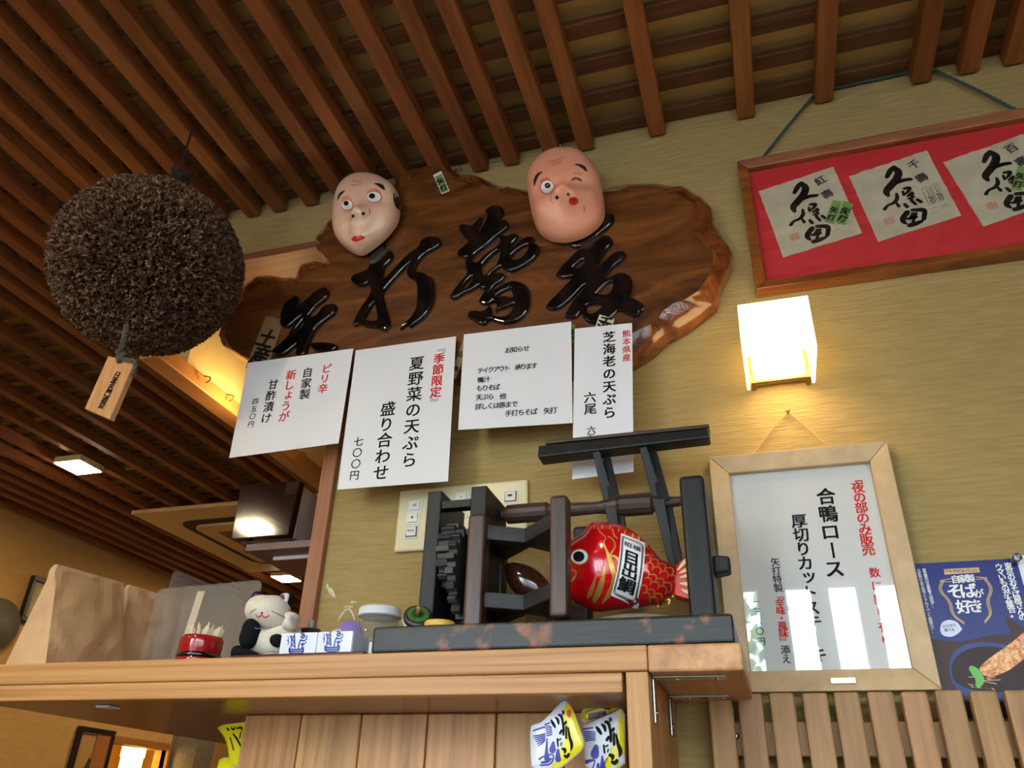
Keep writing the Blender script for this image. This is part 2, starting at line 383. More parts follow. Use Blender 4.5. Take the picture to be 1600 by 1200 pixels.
# back wall with the lattice window that lights the room
WX0, WX1, WZ0, WZ1 = -1.7, 1.7, .7, 2.2
struct(mk('wall_back', join(box(XL, WX0, BACK_Y-.1, BACK_Y, 0, RAF_Z+.068), box(WX1, XR, BACK_Y-.1, BACK_Y, 0, RAF_Z+.068), box(WX0, WX1, BACK_Y-.1, BACK_Y, WZ1, RAF_Z+.068), box(WX0, WX1, BACK_Y-.1, BACK_Y, 0, WZ0), box(-.014, .104, BACK_Y-.1, BACK_Y, WZ0, WZ1)), plaster))
win = struct(mk('window_1', join(box(WX0, WX1, BACK_Y-.09, BACK_Y+.015, WZ1-.05, WZ1), box(WX0, WX1, BACK_Y-.09, BACK_Y+.015, WZ0, WZ0+.05), box(WX0, WX0+.05, BACK_Y-.09, BACK_Y+.015, WZ0+.05, WZ1-.05), box(WX1-.05, WX1, BACK_Y-.09, BACK_Y+.015, WZ0+.05, WZ1-.05)), trim_wood))
sl = mk('mullion', box(-.036, .036, BACK_Y-.07, BACK_Y-.01, WZ0+.05, WZ1-.05), trim_wood, win)
for k in range(16):
    o = sl if k == 0 else sl.copy()
    if k: COL.objects.link(o)
    o.location = (.2415+.182*k, 0, 0) if k < 8 else (-.113-.182*(k-8), 0, 0)
# ------------------------------------------------------------------ the street outside the window
struct(mk('ground', box(-14, 14, -18, BACK_Y-.1, -.08, -.03), tex('asphalt', [(.3, srgb(120, 120, 118)), (.7, srgb(140, 140, 138))], nscale=30, rough=.9)))
bt = thing('street_house', 'pale house with a grey awning across the street outside the lattice window', 'house', (1.5, -11, 0))
mk('wall', box(-4, 7, -13, -10.6, -.03, 2.7), mat('street_wall', srgb(225, 222, 214), .9), bt)
mk('roof', hexa([(-4.3, -13, 3.3), (7.3, -13, 3.3), (7.3, -13, 3.4), (-4.3, -13, 3.4)], [(-4.3, -9.9, 2.7), (7.3, -9.9, 2.7), (7.3, -9.9, 2.8), (-4.3, -9.9, 2.8)]), mat('awning', srgb(150, 155, 160), .7), bt)
tr = thing('street_tree', 'leafy green tree outside the lattice window', 'tree', (-1.2, -7.2, -.03))
mk('trunk', tube([(-1.2, -7.2, -.03), (-1.15, -7.2, 1.6), (-1.0, -7.2, 3.2)], [.13, .1, .05], 10), mat('bark', srgb(90, 74, 58), .9), tr, smooth=True)
V, Fc = [], []
for k in range(1500):
    t = random.random()*6.283; u = random.uniform(-1, 1); r = random.random()**.5*1.25; s = math.sqrt(1-u*u)
    c = Vector((-1.0+r*s*math.cos(t), -7.2+r*s*math.sin(t), 3.1+1.1*r*u)); a = Vector((random.gauss(0, 1), random.gauss(0, 1), random.gauss(0, 1))).normalized()*.09; b = a.cross(Vector((random.gauss(0, 1), random.gauss(0, 1), random.gauss(0, 1)))).normalized()*.045
    i = len(V); V += [c-a, c+b, c+a, c-b]; Fc.append((i, i+1, i+2, i+3))
o = mkflat('foliage', (V, Fc), mat('leaf', srgb(96, 140, 70), .6), tr); o['kind'] = 'stuff'
# ================================================================== carved sign board
def glass_mat(name, tint=(1, 1, 1), ior=1.5, rough=.02, haze=0.0):
    if name in MATS: return MATS[name]
    m = bpy.data.materials.new(name); m.use_nodes = True; n = m.node_tree.nodes; l = m.node_tree.links; n.clear()
    o = n.new('ShaderNodeOutputMaterial'); t = n.new('ShaderNodeBsdfTransparent'); t.inputs[0].default_value = (*tint, 1)
    g = n.new('ShaderNodeBsdfGlossy'); g.inputs['Roughness'].default_value = rough; ge = n.new('ShaderNodeNewGeometry'); dp = n.new('ShaderNodeVectorMath'); dp.operation = 'DOT_PRODUCT'; l.new(ge.outputs['Incoming'], dp.inputs[0]); l.new(ge.outputs['Normal'], dp.inputs[1])
    ab = n.new('ShaderNodeMath'); ab.operation = 'ABSOLUTE'; l.new(dp.outputs['Value'], ab.inputs[0]); om = n.new('ShaderNodeMath'); om.operation = 'SUBTRACT'; om.inputs[0].default_value = 1; l.new(ab.outputs[0], om.inputs[1])
    pw = n.new('ShaderNodeMath'); pw.operation = 'POWER'; pw.inputs[1].default_value = 5; l.new(om.outputs[0], pw.inputs[0]); f = n.new('ShaderNodeMath'); f.operation = 'MULTIPLY_ADD'; f.inputs[1].default_value = .96; f.inputs[2].default_value = ((ior-1)/(ior+1))**2; l.new(pw.outputs[0], f.inputs[0])
    x = n.new('ShaderNodeMixShader'); l.new(f.outputs[0], x.inputs[0]); l.new(t.outputs[0], x.inputs[1]); l.new(g.outputs[0], x.inputs[2]); out = x.outputs[0]
    if haze:
        d = n.new('ShaderNodeBsdfDiffuse'); d.inputs[0].default_value = (.85, .83, .78, 1); y = n.new('ShaderNodeMixShader'); y.inputs[0].default_value = haze
        l.new(out, y.inputs[1]); l.new(d.outputs[0], y.inputs[2]); out = y.outputs[0]
    l.new(out, o.inputs[0]); MATS[name] = m; return m
glass = glass_mat('picture_glass')
sign_wood = tex('sign_zelkova', [(.3, srgb(54, 26, 10)), (.42, srgb(84, 46, 18)), (.55, srgb(108, 62, 26)), (.72, srgb(136, 84, 38))], scale=(2.2, 2, 9), nscale=2.2, detail=7, rough=.32, spec=.5, coat=.5, bump=.03, distort=1.6, rot=(0, .12, 0))
edge_wood = tex('sign_live_edge', [(.3, srgb(58, 26, 12)), (.5, srgb(112, 58, 26)), (.75, srgb(158, 92, 46))], nscale=22, detail=5, rough=.22, spec=.6, coat=.8, bump=.35, bdist=.004, distort=.6)
lacquer = mat('black_lacquer', srgb(9, 9, 10), .12, spec=.6, coat=.8)
SY = -.058
pairs = [((377, 560), (380, 556)), ((357, 548), (362, 545)), ((345, 528), (351, 526)), ((352, 495), (358, 495)), ((375, 465), (380, 467)), ((391, 448), (396, 452)), ((402, 438), (405, 445)), ((418, 433), (418, 441)), ((445, 436), (445, 443)), ((464, 439), (463, 445)), ((467, 430), (470, 436)), ((474, 419), (477, 424)), ((490, 413), (491, 418)), ((505, 416), (507, 419)), ((512, 411), (516, 412)), ((499, 398), (504, 396)), ((493, 382), (498, 382)), ((502, 366), (507, 369)), ((525, 345), (530, 350)), ((560, 320), (564, 326)), ((600, 300), (603, 306)), ((622, 288), (625, 293)), ((645, 270), (647, 275)), ((668, 258), (669, 263)), ((690, 258), (689, 263)), ((709, 268), (707, 273)), ((722, 278), (720, 283)), ((750, 281), (749, 286)), ((780, 292), (778, 297)), ((805, 301), (804, 306)), ((850, 300), (850, 305)), ((900, 298), (900, 302)), ((950, 295), (950, 299)), ((1000, 292), (1000, 297)), ((1030, 291), (1030, 296)), ((1070, 299), (1045, 303)), ((1098, 314), (1084, 316)), ((1114, 330), (1080, 338)), ((1117, 350), (1077, 357)), ((1131, 373), (1093, 374)), ((1145, 396), (1113, 393)), ((1143, 415), (1115, 405)), ((1134, 433), (1107, 432)), ((1125, 452), (1090, 455)), ((1120, 476), (1072, 467)), ((1100, 492), (1052, 474)), ((1070, 514), (1035, 487)), ((1042, 529), (1026, 503)), ((1016, 553), (1005, 512)), ((990, 569), (985, 522)), ((940, 580), (938, 560)), ((880, 588), (880, 570)), ((800, 592), (800, 575)), ((715, 594), (715, 578)), ((620, 597), (620, 582)), ((520, 598), (520, 582)), ((430, 590), (430, 577))]
outp, inp = [], []
for i in range(len(pairs)):
    (a, b), (c, d) = pairs[i], pairs[(i+1) % len(pairs)]
    for t in (0, 1/3, 2/3):
        outp.append(P(a[0]+(c[0]-a[0])*t, a[1]+(c[1]-a[1])*t, -.024)); inp.append(P(b[0]+(d[0]-b[0])*t, b[1]+(d[1]-b[1])*t, SY))
n = len(outp); rnd = [random.uniform(-1, 1) for _ in range(n)]
rnd2 = [(rnd[i-1]+2*rnd[i]+rnd[(i+1) % n])/4 for i in range(n)]
sgn = thing('carved_signboard', 'large live-edge wooden signboard with raised black brush characters', 'sign', (-.42, -.03, H0+.7))
loops = []
for f, y in ((1.0, SY), (.5, -.049), (.15, -.04), (0, -.026), (0, -.012)):
    L = []
    for i in range(n):
        p = inp[i]*f+outp[i]*(1-f); q = (outp[i]-inp[i]); w_ = min(q.length, .05)
        s = math.sin(math.pi*f)*.35*w_*rnd2[i] if 0 < f < 1 else 0
        d = q.normalized(); L.append((p.x+d.x*s, y+(.006*rnd2[(i+9) % n] if 0 < f < 1 else 0), p.z+d.z*s))
    loops.append(L)
L = [(p[0], -.002, p[2]) for p in loops[-1]]; loops.append(L)
mk('board', ([p for p in loops[0]]+[(p[0], -.004, p[2]) for p in loops[0]], [tuple(range(n)), tuple(range(2*n-1, n-1, -1))]+[(i, (i+1) % n, n+(i+1) % n, n+i) for i in range(n)]), sign_wood, sgn)
V = [p for L in loops for p in L]; Fc = [(k*n+i, k*n+(i+1) % n, (k+1)*n+(i+1) % n, (k+1)*n+i) for k in range(len(loops)-1) for i in range(n)]
mk('live_edge', (V, Fc), edge_wood, sgn, smooth=True)
def carve(name, polys, cr, depth=.006, bev=.004, y=SY, parent=None, m=None, inset=True):
    c = bpy.data.curves.new(name, 'CURVE'); c.dimensions = '2D'; c.fill_mode = 'BOTH'; c.extrude = .002; c.bevel_depth = bev; c.bevel_resolution = 3; c.offset = -bev*.8 if inset else 0
    for poly in polys:
        pts = [P(*p, y) for p in crop(*cr)(smooth_loop(poly, 1))]
        s = c.splines.new('POLY'); s.points.add(len(pts)-1); s.use_cyclic_u = True
        for k, p in enumerate(pts): s.points[k].co = (p.x, p.z, 0, 1)
    o = bpy.data.objects.new(name, c); COL.objects.link(o); dg = bpy.context.evaluated_depsgraph_get(); dg.update()
    e = o.evaluated_get(dg); me = e.to_mesh(); g = ([(v.co.x, y-.0045-v.co.z, v.co.y) for v in me.vertices], [tuple(p.vertices) for p in me.polygons]); e.to_mesh_clear()
    bpy.data.objects.remove(o); bpy.data.curves.remove(c)
    return mk(name, g, m or lacquer, parent, smooth=False)
ch1 = [[(455, 245), (495, 280), (505, 340), (495, 420), (600, 330), (740, 200), (870, 120), (925, 135), (965, 180), (950, 250), (900, 310), (830, 365), (760, 420), (690, 510), (640, 570), (720, 590), (800, 530), (830, 490), (850, 450), (920, 400), (1000, 385), (1070, 385), (1085, 420), (1060, 500), (1020, 550), (920, 620), (810, 710), (750, 770), (715, 840), (680, 930), (640, 1020), (590, 1180), (440, 1180), (470, 1080), (485, 990), (400, 1060), (300, 1140), (230, 1175), (130, 1170), (70, 1130), (100, 1090), (200, 1020), (330, 890), (360, 830), (450, 690), (555, 555), (480, 610), (400, 680), (330, 735), (240, 735), (205, 690), (220, 600), (210, 560), (250, 440), (300, 350), (380, 300)],
       [(580, 610), (600, 690), (520, 770), (440, 850), (395, 880), (430, 800), (520, 680)]]
carve('character', ch1, (420, 440, 10), parent=sgn)
carve('character', [[(660, 1000), (800, 985), (950, 985), (1060, 1010), (1110, 1045), (1000, 1130), (760, 1130), (700, 1040)]], (420, 440, 10), parent=sgn)
ch2 = [[(380, 110), (440, 90), (475, 130), (470, 205), (545, 215), (575, 260), (560, 320), (500, 385), (465, 410), (455, 480), (450, 580), (600, 420), (720, 290), (880, 180), (890, 120), (960, 75), (1050, 60), (1115, 80), (1130, 120), (1110, 170), (1040, 205), (960, 250), (890, 310), (835, 390), (815, 480), (920, 480), (970, 520), (1045, 555), (1045, 660), (1055, 730), (1040, 820), (1000, 910), (920, 1010), (830, 1075), (755, 1130), (800, 1060), (780, 1050), (660, 1145), (700, 1095), (790, 1000), (840, 920), (860, 840), (860, 700), (855, 610), (820, 560), (750, 525), (735, 470), (750, 410), (775, 360), (680, 450), (560, 580), (445, 710), (460, 800), (490, 930), (530, 1020), (535, 1080), (490, 1155), (430, 1140), (380, 1115), (250, 1110), (190, 1075), (100, 1110), (130, 1020), (200, 890), (325, 720), (310, 640), (305, 590), (220, 630), (140, 620), (75, 570), (110, 510), (180, 490), (250, 460), (300, 420), (300, 300), (270, 220), (330, 150)],
       [(370, 820), (385, 930), (400, 1020), (375, 1050), (310, 1050), (235, 1020), (260, 960), (320, 860)]]
carve('character', ch2, (540, 365, 7.5), parent=sgn)
ch3 = [[(415, 75), (480, 35), (545, 28), (585, 55), (590, 100), (560, 145), (525, 190), (570, 165), (620, 170), (638, 205), (620, 245), (560, 290), (490, 345), (420, 410), (345, 460), (305, 500), (295, 545), (340, 575), (430, 480), (560, 395), (555, 330), (570, 305), (630, 320), (660, 295), (715, 295), (728, 320), (700, 355), (665, 390), (655, 450), (720, 385), (780, 335), (860, 320), (880, 345), (850, 385), (920, 400), (920, 450), (880, 520), (800, 580), (700, 630), (630, 645), (590, 620), (565, 590), (500, 640), (440, 700), (520, 660), (590, 665), (610, 690), (570, 740), (510, 770), (480, 810), (450, 855), (560, 785), (660, 735), (740, 745), (815, 785), (830, 850), (835, 950), (800, 1040), (730, 1100), (620, 1135), (520, 1115), (450, 1085), (430, 1130), (385, 1145), (300, 1095), (250, 1060), (290, 1010), (410, 1025), (460, 960), (480, 1000), (475, 1055), (560, 1078), (640, 1060), (680, 1000), (690, 940), (620, 975), (540, 1000), (515, 1025), (540, 960), (490, 915), (470, 940), (400, 955), (360, 930), (380, 890), (430, 810), (360, 800), (365, 765), (300, 815), (200, 855), (140, 900), (85, 890), (120, 830), (190, 740), (265, 660), (230, 600), (240, 540), (270, 510), (210, 515), (150, 470), (200, 430), (290, 350), (240, 335), (190, 280), (170, 225), (210, 200), (290, 225), (330, 190), (385, 130), (385, 170), (350, 220), (335, 320), (400, 230), (450, 110)],
       [(560, 430), (545, 570), (470, 640), (405, 700), (390, 640), (370, 605), (460, 500)], [(640, 515), (720, 440), (820, 385), (825, 430), (780, 510), (690, 550)], [(300, 680), (305, 730), (250, 800), (195, 825), (230, 750)], [(505, 885), (580, 830), (660, 800), (680, 850), (678, 900), (600, 875), (545, 890)]]
carve('character', ch3, (690, 320, 6), parent=sgn)
ch4 = [[(180, 270), (300, 240), (450, 190), (560, 90), (600, 60), (690, 55), (695, 110), (650, 170), (560, 240), (510, 285), (560, 270), (640, 265), (685, 310), (670, 350), (610, 410), (570, 480), (510, 575), (600, 520), (680, 450), (770, 410), (815, 445), (790, 490), (700, 560), (640, 630), (580, 720), (640, 690), (730, 640), (800, 635), (860, 670), (880, 720), (870, 800), (840, 865), (920, 900), (990, 950), (990, 1000), (930, 1010), (955, 1045), (850, 1055), (740, 985), (690, 1050), (600, 1120), (460, 1130), (400, 1080), (380, 1000), (310, 1080), (215, 1075), (230, 1020), (300, 900), (400, 790), (430, 740), (380, 770), (280, 880), (200, 950), (130, 990), (25, 985), (50, 930), (180, 800), (320, 660), (200, 680), (130, 665), (140, 630), (200, 550), (290, 460), (390, 365), (310, 380), (250, 360), (190, 310)],
       [(400, 490), (410, 540), (350, 590), (280, 590), (330, 540)], [(700, 710), (690, 780), (650, 850), (505, 850), (560, 790), (630, 730)], [(425, 940), (500, 935), (600, 940), (540, 1010), (460, 1050), (420, 1000)]]
carve('character', ch4, (850, 330, 6.316), parent=sgn)
steel = mat('bright_steel', srgb(190, 190, 188), .25, metal=1)
for px, py, k in ((580, 270, 3), (554, 276, 1), (876, 238, 2), (714, 272, 2)):
    c0 = P(px, py, -.03); g = []
    for j in range(k):
        c = c0+Vector((0, 0, .013*j))
        ax = Vector((1, 0, 0)) if j % 2 else Vector((0, 1, 0))
        g.append(tube([c+ax*.005*math.cos(t)+Vector((0, 0, .009*math.sin(t))) for t in [2*math.pi*q/12 for q in range(13)]], .0014, 6))
    g.append(tube([c0+Vector((0, 0, .013*(k-1)+.008)), P(px, py, -.03)+Vector((0, .028, .013*k+.012))], .0014, 6))
    mk('hanging_chain', join(*g), steel, sgn, smooth=True)
# ================================================================== small sticker slips
ink = mat('ink_black', srgb(18, 17, 17), .7, spec=.2); red_ink = mat('ink_red', srgb(206, 38, 34), .7, spec=.2); white_ink = mat('ink_white', srgb(236, 236, 236), .7)
green_slip = mat('slip_green', srgb(116, 152, 78), .6); white_paper = mat('paper_white', srgb(234, 235, 238), .75, spec=.25)
def quad_geo(c, y, t=.0004):
    """flat sheet from 4 corner pixels (TL,TR,BR,BL) on plane y, thickness towards the wall"""
    return prism([P(*p, y) for p in c], (0, t, 0))
def bil(c, u, v): return tuple((1-v)*((1-u)*a+u*b)+v*((1-u)*d+u*e) for a, b, e, d in zip(c[0], c[1], c[2], c[3]))
def slip(name, label, corners, y, chars, base, inset=None, group=None, weight=.12, top=None, sub=None):
    o = mk(name, quad_geo(corners, y), base, sub)
    if sub is None: tag(o, label, 'sticker', group)
    if inset: mkflat('printed_panel', quad_geo([bil(corners, u, v) for u, v in ((.1, .12), (.9, .12), (.9, .96), (.1, .96))], y-.0005, .0002), inset, o)
    W = [P(*p, y) for p in corners]; ux = (W[1]-W[0]); rot = math.atan2(ux.z, ux.x)
    g = []
    m_ = len(chars)
    for i, ch in enumerate(chars):
        u, v = bil([(0, 0), (1, 0), (1, 1), (0, 1)], .5, (i+.5)/m_*.7+.25); c = P(*bil(corners, .5, v), y)
        g.append(glyph2d(ch, c.x, c.z, ux.length*.8, rot, False, weight))
    mkflat('lettering', on_plane(join(*g), y, .0009), ink, o)
    return o
slip('votive_sticker', 'small white and green paper slip stuck near the top of the signboard', crop(500, 230, 6.667)([(1178, 290), (1262, 248), (1350, 455), (1268, 490)]), SY-.0006, '矢打', white_paper, green_slip)
tan_slip = tex('slip_wood', [(.3, srgb(132, 98, 62)), (.7, srgb(158, 122, 80))], scale=(8, 8, 1), nscale=6, rough=.7)
slip('wooden_slip', 'thin wooden slip with black characters beside the leftmost carved character', crop(340, 400, 4)([(300, 372), (415, 398), (310, 700), (175, 700)]), SY-.0026, '土産', tan_slip, None, weight=.1)
slip('paper_slip', 'small cream slip tucked behind the shrimp tempura sheet', crop(850, 330, 6.316)([(548, 1018), (695, 1065), (650, 1200), (490, 1180)]), SY-.0122, '千汁', mat('slip_cream', srgb(206, 200, 168), .7), None, weight=.1)
slip('brown_slip', 'brown slip half hidden between the two middle menu sheets', [(725, 525), (735, 528), (712, 592), (703, 590)], SY-.0026, '日本', tan_slip, None, weight=.1)
slip('green_slip', 'green slip peeking out between the takeout notice and the shrimp sheet', [(890, 505), (899, 508), (897, 536), (889, 536)], SY-.0015, '矢打', green_slip, None, weight=.1)
# ================================================================== menu sheets hung on the sign
PY = -.0725
def sheet(name, label, c, y=PY, cat='paper sign', m=None):
    # 10x10 sheet with a soft curl at the lower edge
    N = 10; V, Fc = [], []
    for s in (0, 1):
        for j in range(N+1):
            for i in range(N+1):
                u, v = i/N, j/N; p = P(*bil(c, u, v), y); b = .004*max(0, v-.75)**2*16*(.4+.6*abs(u-.5)*2)
                V.append((p.x, p.y-b*0+s*.0004, p.z))
    K = (N+1)**2
    for j in range(N):
        for i in range(N):
            a = j*(N+1)+i; Fc += [(a, a+1, a+N+2, a+N+1), (K+a, K+a+N+1, K+a+N+2, K+a+1)]
    rim = [i for i in range(N+1)]+[j*(N+1)+N for j in range(1, N+1)]+[N*(N+1)+i for i in range(N-1, -1, -1)]+[j*(N+1) for j in range(N-1, 0, -1)]
    for a, b in zip(rim, rim[1:]+rim[:1]): Fc.append((a, b, K+b, K+a))
    o = mk(name, (V, Fc), m or white_paper); return tag(o, label, cat)
def letterset(y, m, o, runs):
    for r_ in runs: mkflat('lettering', on_plane(r_, y), m, o)
def letters(o, runs, y=PY, color=None, e=.0005):
    for r_ in runs: mkflat('lettering', on_plane(r_, y, e), color or ink, o)
A = crop(340, 400, 4)
def rp(text, a, b, size, **k): return run(text, a, b, PY, size, **k)
s1 = sheet('menu_sheet', 'white sheet for pickled new ginger hung at the left end of the signboard', [(387.5, 567), (552, 544.5), (529, 692.5), (358, 715.5)])
q = lambda *p: A([p])[0]
letters(s1, [rp('自家製', q(563, 730), q(545, 865), .021), rp('甘酢漬け', q(348, 805), q(305, 1015), .021), rp('四五〇円', q(237, 910), q(210, 1052), .013, weight=.03)])
letters(s1, [rp('ピリ辛', q(683, 705), q(657, 830), .0195), rp('新しょうが', q(460, 745), q(415, 1005), .021)], color=red_ink)
mk('clear_sleeve', quad_geo([(386, 567.5), (553, 544), (530, 695), (356, 718.5)], PY+.0008, .0002), glass_mat('film', (.97, .97, .97)), s1)
s2 = sheet('menu_sheet', 'white sheet for the summer vegetable tempura platter in bold brush type', [(556, 547.5), (712.5, 525.5), (700, 752), (527, 765)], PY+.0012)
letters(s2, [rp('夏野菜の天ぷら', (651, 567.5), (639, 718.5), .0275), rp('盛り合わせ', (606, 639), (595, 738.5), .0275), rp('七〇〇円', (560, 690), (553.5, 742.5), .0175, weight=.03)], PY+.0012)
letters(s2, [rp('季節限定', (686, 560), (680.5, 612.5), .0205, weight=.06)], PY+.0012, red_ink)
letters(s2, [rp('『', (687, 544), (687, 544), .02, weight=0), rp('』', (680, 628), (680, 628), .02, weight=0)], PY+.0012)
B = crop(700, 490, 4.445); q = lambda *p: B([p])[0]
s3 = sheet('notice_sheet', 'white notice sheet with seven lines of horizontal takeout text', [(725, 522.6), (892.4, 502.4), (894.6, 661), (715.7, 671.8)])
hz = dict(vert=False, rot=.0, weight=.05)
letters(s3, [rp('お知らせ', q(418, 256), q(545, 243), .0115, **hz), rp('テイクアウト　承ります', q(225, 398), q(600, 363), .0115, **hz), rp('鴨汁', q(227, 462), q(272, 457), .0115, **hz), rp('もりそば', q(220, 520), q(338, 512), .0115, **hz),
            rp('天ぷら　他', q(217, 583), q(382, 575), .0115, **hz), rp('詳しくは係まで', q(212, 648), q(462, 630), .0115, **hz), rp('手打ちそば　矢打', q(420, 694), q(734, 673), .0115, **hz)])
s4 = sheet('menu_sheet', 'narrow white sheet for shrimp tempura with red heading, behind the reeler beam', [(898, 513.6), (987.5, 504.6), (990, 737), (894, 749)], PY-.0007)
letters(s4, [rp('芝海老の天ぷら', q(1120, 165), q(1122, 690), .0205, weight=.06), rp('六尾', q(987, 585), q(990, 665), .0195), rp('六五〇円', q(997, 812), q(988, 965), .0135)], PY-.0007)
letters(s4, [rp('熊本県産', q(1240, 142), q(1242, 308), .0135)], PY-.0007, red_ink)
# ================================================================== masks
def mask(name, label, cr, outline, skin, feats, H=.042, yc=-.079, bumps=(), dmid=.045):
    Cc = crop(*cr); W = lambda pts, d=dmid: [(p.x, p.z) for p in [P(*r[:2], yc-d) for r in Cc(pts)]]
    o2 = [P(*r, yc-.004) for r in Cc(smooth_loop(outline, 1))]
    c = thing(name, label, 'mask', (sum(p.x for p in o2)/len(o2), yc, min(p.z for p in o2)))
    bl = []
    for bx, by, rx, rz, a in bumps:
        (x, z), = W([(bx, by)]); k = .00125/cr[2]*1.0; bl.append((x, z, rx*k, rz*k*1.15, a))
    S = Puff(o2, yc, H, .45, [(x_, z_, rx_, rz_, a_*1.45) for x_, z_, rx_, rz_, a_ in bl], .3)
    def W(pts):
        out = []
        for r in Cc([p[:2] for p in pts]):
            w_ = P(*r, yc-H)
            for _ in range(8): w_ = P(*r, yc-.5*S.h(w_.x, w_.z)+.5*(w_.y-yc))
            out.append((w_.x, w_.z))
        return out
    mk('face', S.mesh(26, hollow=True), skin, c, smooth=True)
    for nm, kind, pts, col, e in feats:
        if kind == 'poly': g = S.patch(smooth_loop(W(pts), 1), e)
        elif kind == 'ell':
            x, y, rx, ry = pts; g = S.patch(W([(x+rx*math.cos(t), y+ry*math.sin(t)) for t in [2*math.pi*i/22 for i in range(22)]]), e)
        else:
            ww = W([p[:2] for p in pts]); g = S.stroke([(a, b, p[2]*.0021/cr[2]) for (a, b), p in zip(ww, pts)], e)
        mkflat(nm, g, col, c, smooth=True)
    return c, S
skin1 = tex('mask_skin_pale', [(.35, srgb(226, 180, 152)), (.65, srgb(236, 196, 168))], nscale=9, detail=3, rough=.35, coat=.3, bump=0, second=(srgb(206, 140, 104), 14, .6, .8))
skin2 = tex('mask_skin_pink', [(.35, srgb(230, 152, 122)), (.65, srgb(238, 166, 134))], nscale=9, detail=3, rough=.42, coat=.15, bump=0, second=(srgb(214, 126, 92), 12, .62, .8))
eyew = mat('eye_white', srgb(238, 238, 232), .3); redl = mat('lip_red', srgb(206, 40, 28), .3, coat=.3); blush = mat('blush', srgb(214, 130, 92), .5); crease = mat('crease', srgb(190, 104, 78), .5); hair = mat('hair_black', srgb(24, 22, 22), .6)
m1o = [(500, 285), (600, 300), (700, 345), (770, 400), (805, 470), (815, 560), (815, 680), (790, 770), (720, 870), (630, 960), (540, 1030), (450, 1090), (400, 1100), (340, 1085), (250, 1030), (170, 950), (140, 860), (140, 760), (150, 600), (180, 480), (240, 380), (320, 320), (400, 290)]
mask('folk_mask', 'pale comic folk mask with two round staring eyes and small red lips', (500, 230, 6.667), m1o, skin1, [
    ('eyelid', 'poly', [(225, 560), (240, 510), (290, 500), (340, 545), (330, 570), (260, 575)], blush, .0004), ('eyelid', 'poly', [(480, 480), (510, 435), (590, 425), (640, 470), (640, 500), (520, 490)], blush, .0004),
    ('eye', 'ell', (284, 606, 66, 58), redl, .0006), ('eye', 'ell', (283, 606, 59, 52), eyew, .0010), ('pupil', 'ell', (275, 588, 27, 26), ink, .0014),
    ('eye', 'ell', (566, 521, 82, 60), redl, .0006), ('eye', 'ell', (563, 521, 74, 54), eyew, .0010), ('pupil', 'ell', (545, 512, 33, 28), ink, .0014),
    ('eyebrow', 'stroke', [(190, 548, 8), (200, 505, 26), (225, 478, 30), (258, 456, 8)], hair, .0006), ('eyebrow', 'stroke', [(570, 382, 8), (610, 388, 26), (645, 410, 34), (672, 446, 8)], hair, .0006),
    ('nostril', 'ell', (346, 720, 16, 17), ink, .0008), ('nostril', 'ell', (452, 694, 19, 18), ink, .0008),
    ('lips', 'poly', [(322, 962), (350, 930), (380, 922), (400, 935), (420, 916), (450, 925), (482, 945), (430, 970), (390, 990), (350, 985)], redl, .0008),
    ('wrinkle', 'stroke', [(340, 345, 5), (390, 370, 9), (450, 330, 5)], crease, .0004), ('wrinkle', 'stroke', [(312, 385, 5), (380, 408, 10), (455, 360, 5)], crease, .0004),
    ('wrinkle', 'stroke', [(515, 640, 5), (524, 670, 9), (515, 700, 5)], crease, .0004),
    ('sideburn', 'stroke', [(795, 500, 14), (803, 560, 26), (806, 630, 14)], hair, .0012)],
    bumps=[(400, 680, 80, 70, .013), (345, 730, 36, 34, .005), (455, 705, 38, 36, .005), (285, 560, 110, 100, -.008), (570, 480, 120, 100, -.008), (400, 950, 120, 95, .010), (250, 800, 60, 120, -.006), (560, 780, 60, 130, -.004)])
m2o = [(560, 165), (650, 170), (740, 200), (820, 270), (880, 370), (925, 480), (945, 620), (960, 740), (955, 840), (900, 930), (800, 1010), (700, 1060), (580, 1090), (480, 1095), (370, 1070), (290, 1020), (240, 950), (210, 850), (185, 720), (165, 600), (155, 520), (175, 420), (220, 330), (300, 250), (380, 200), (470, 170)]
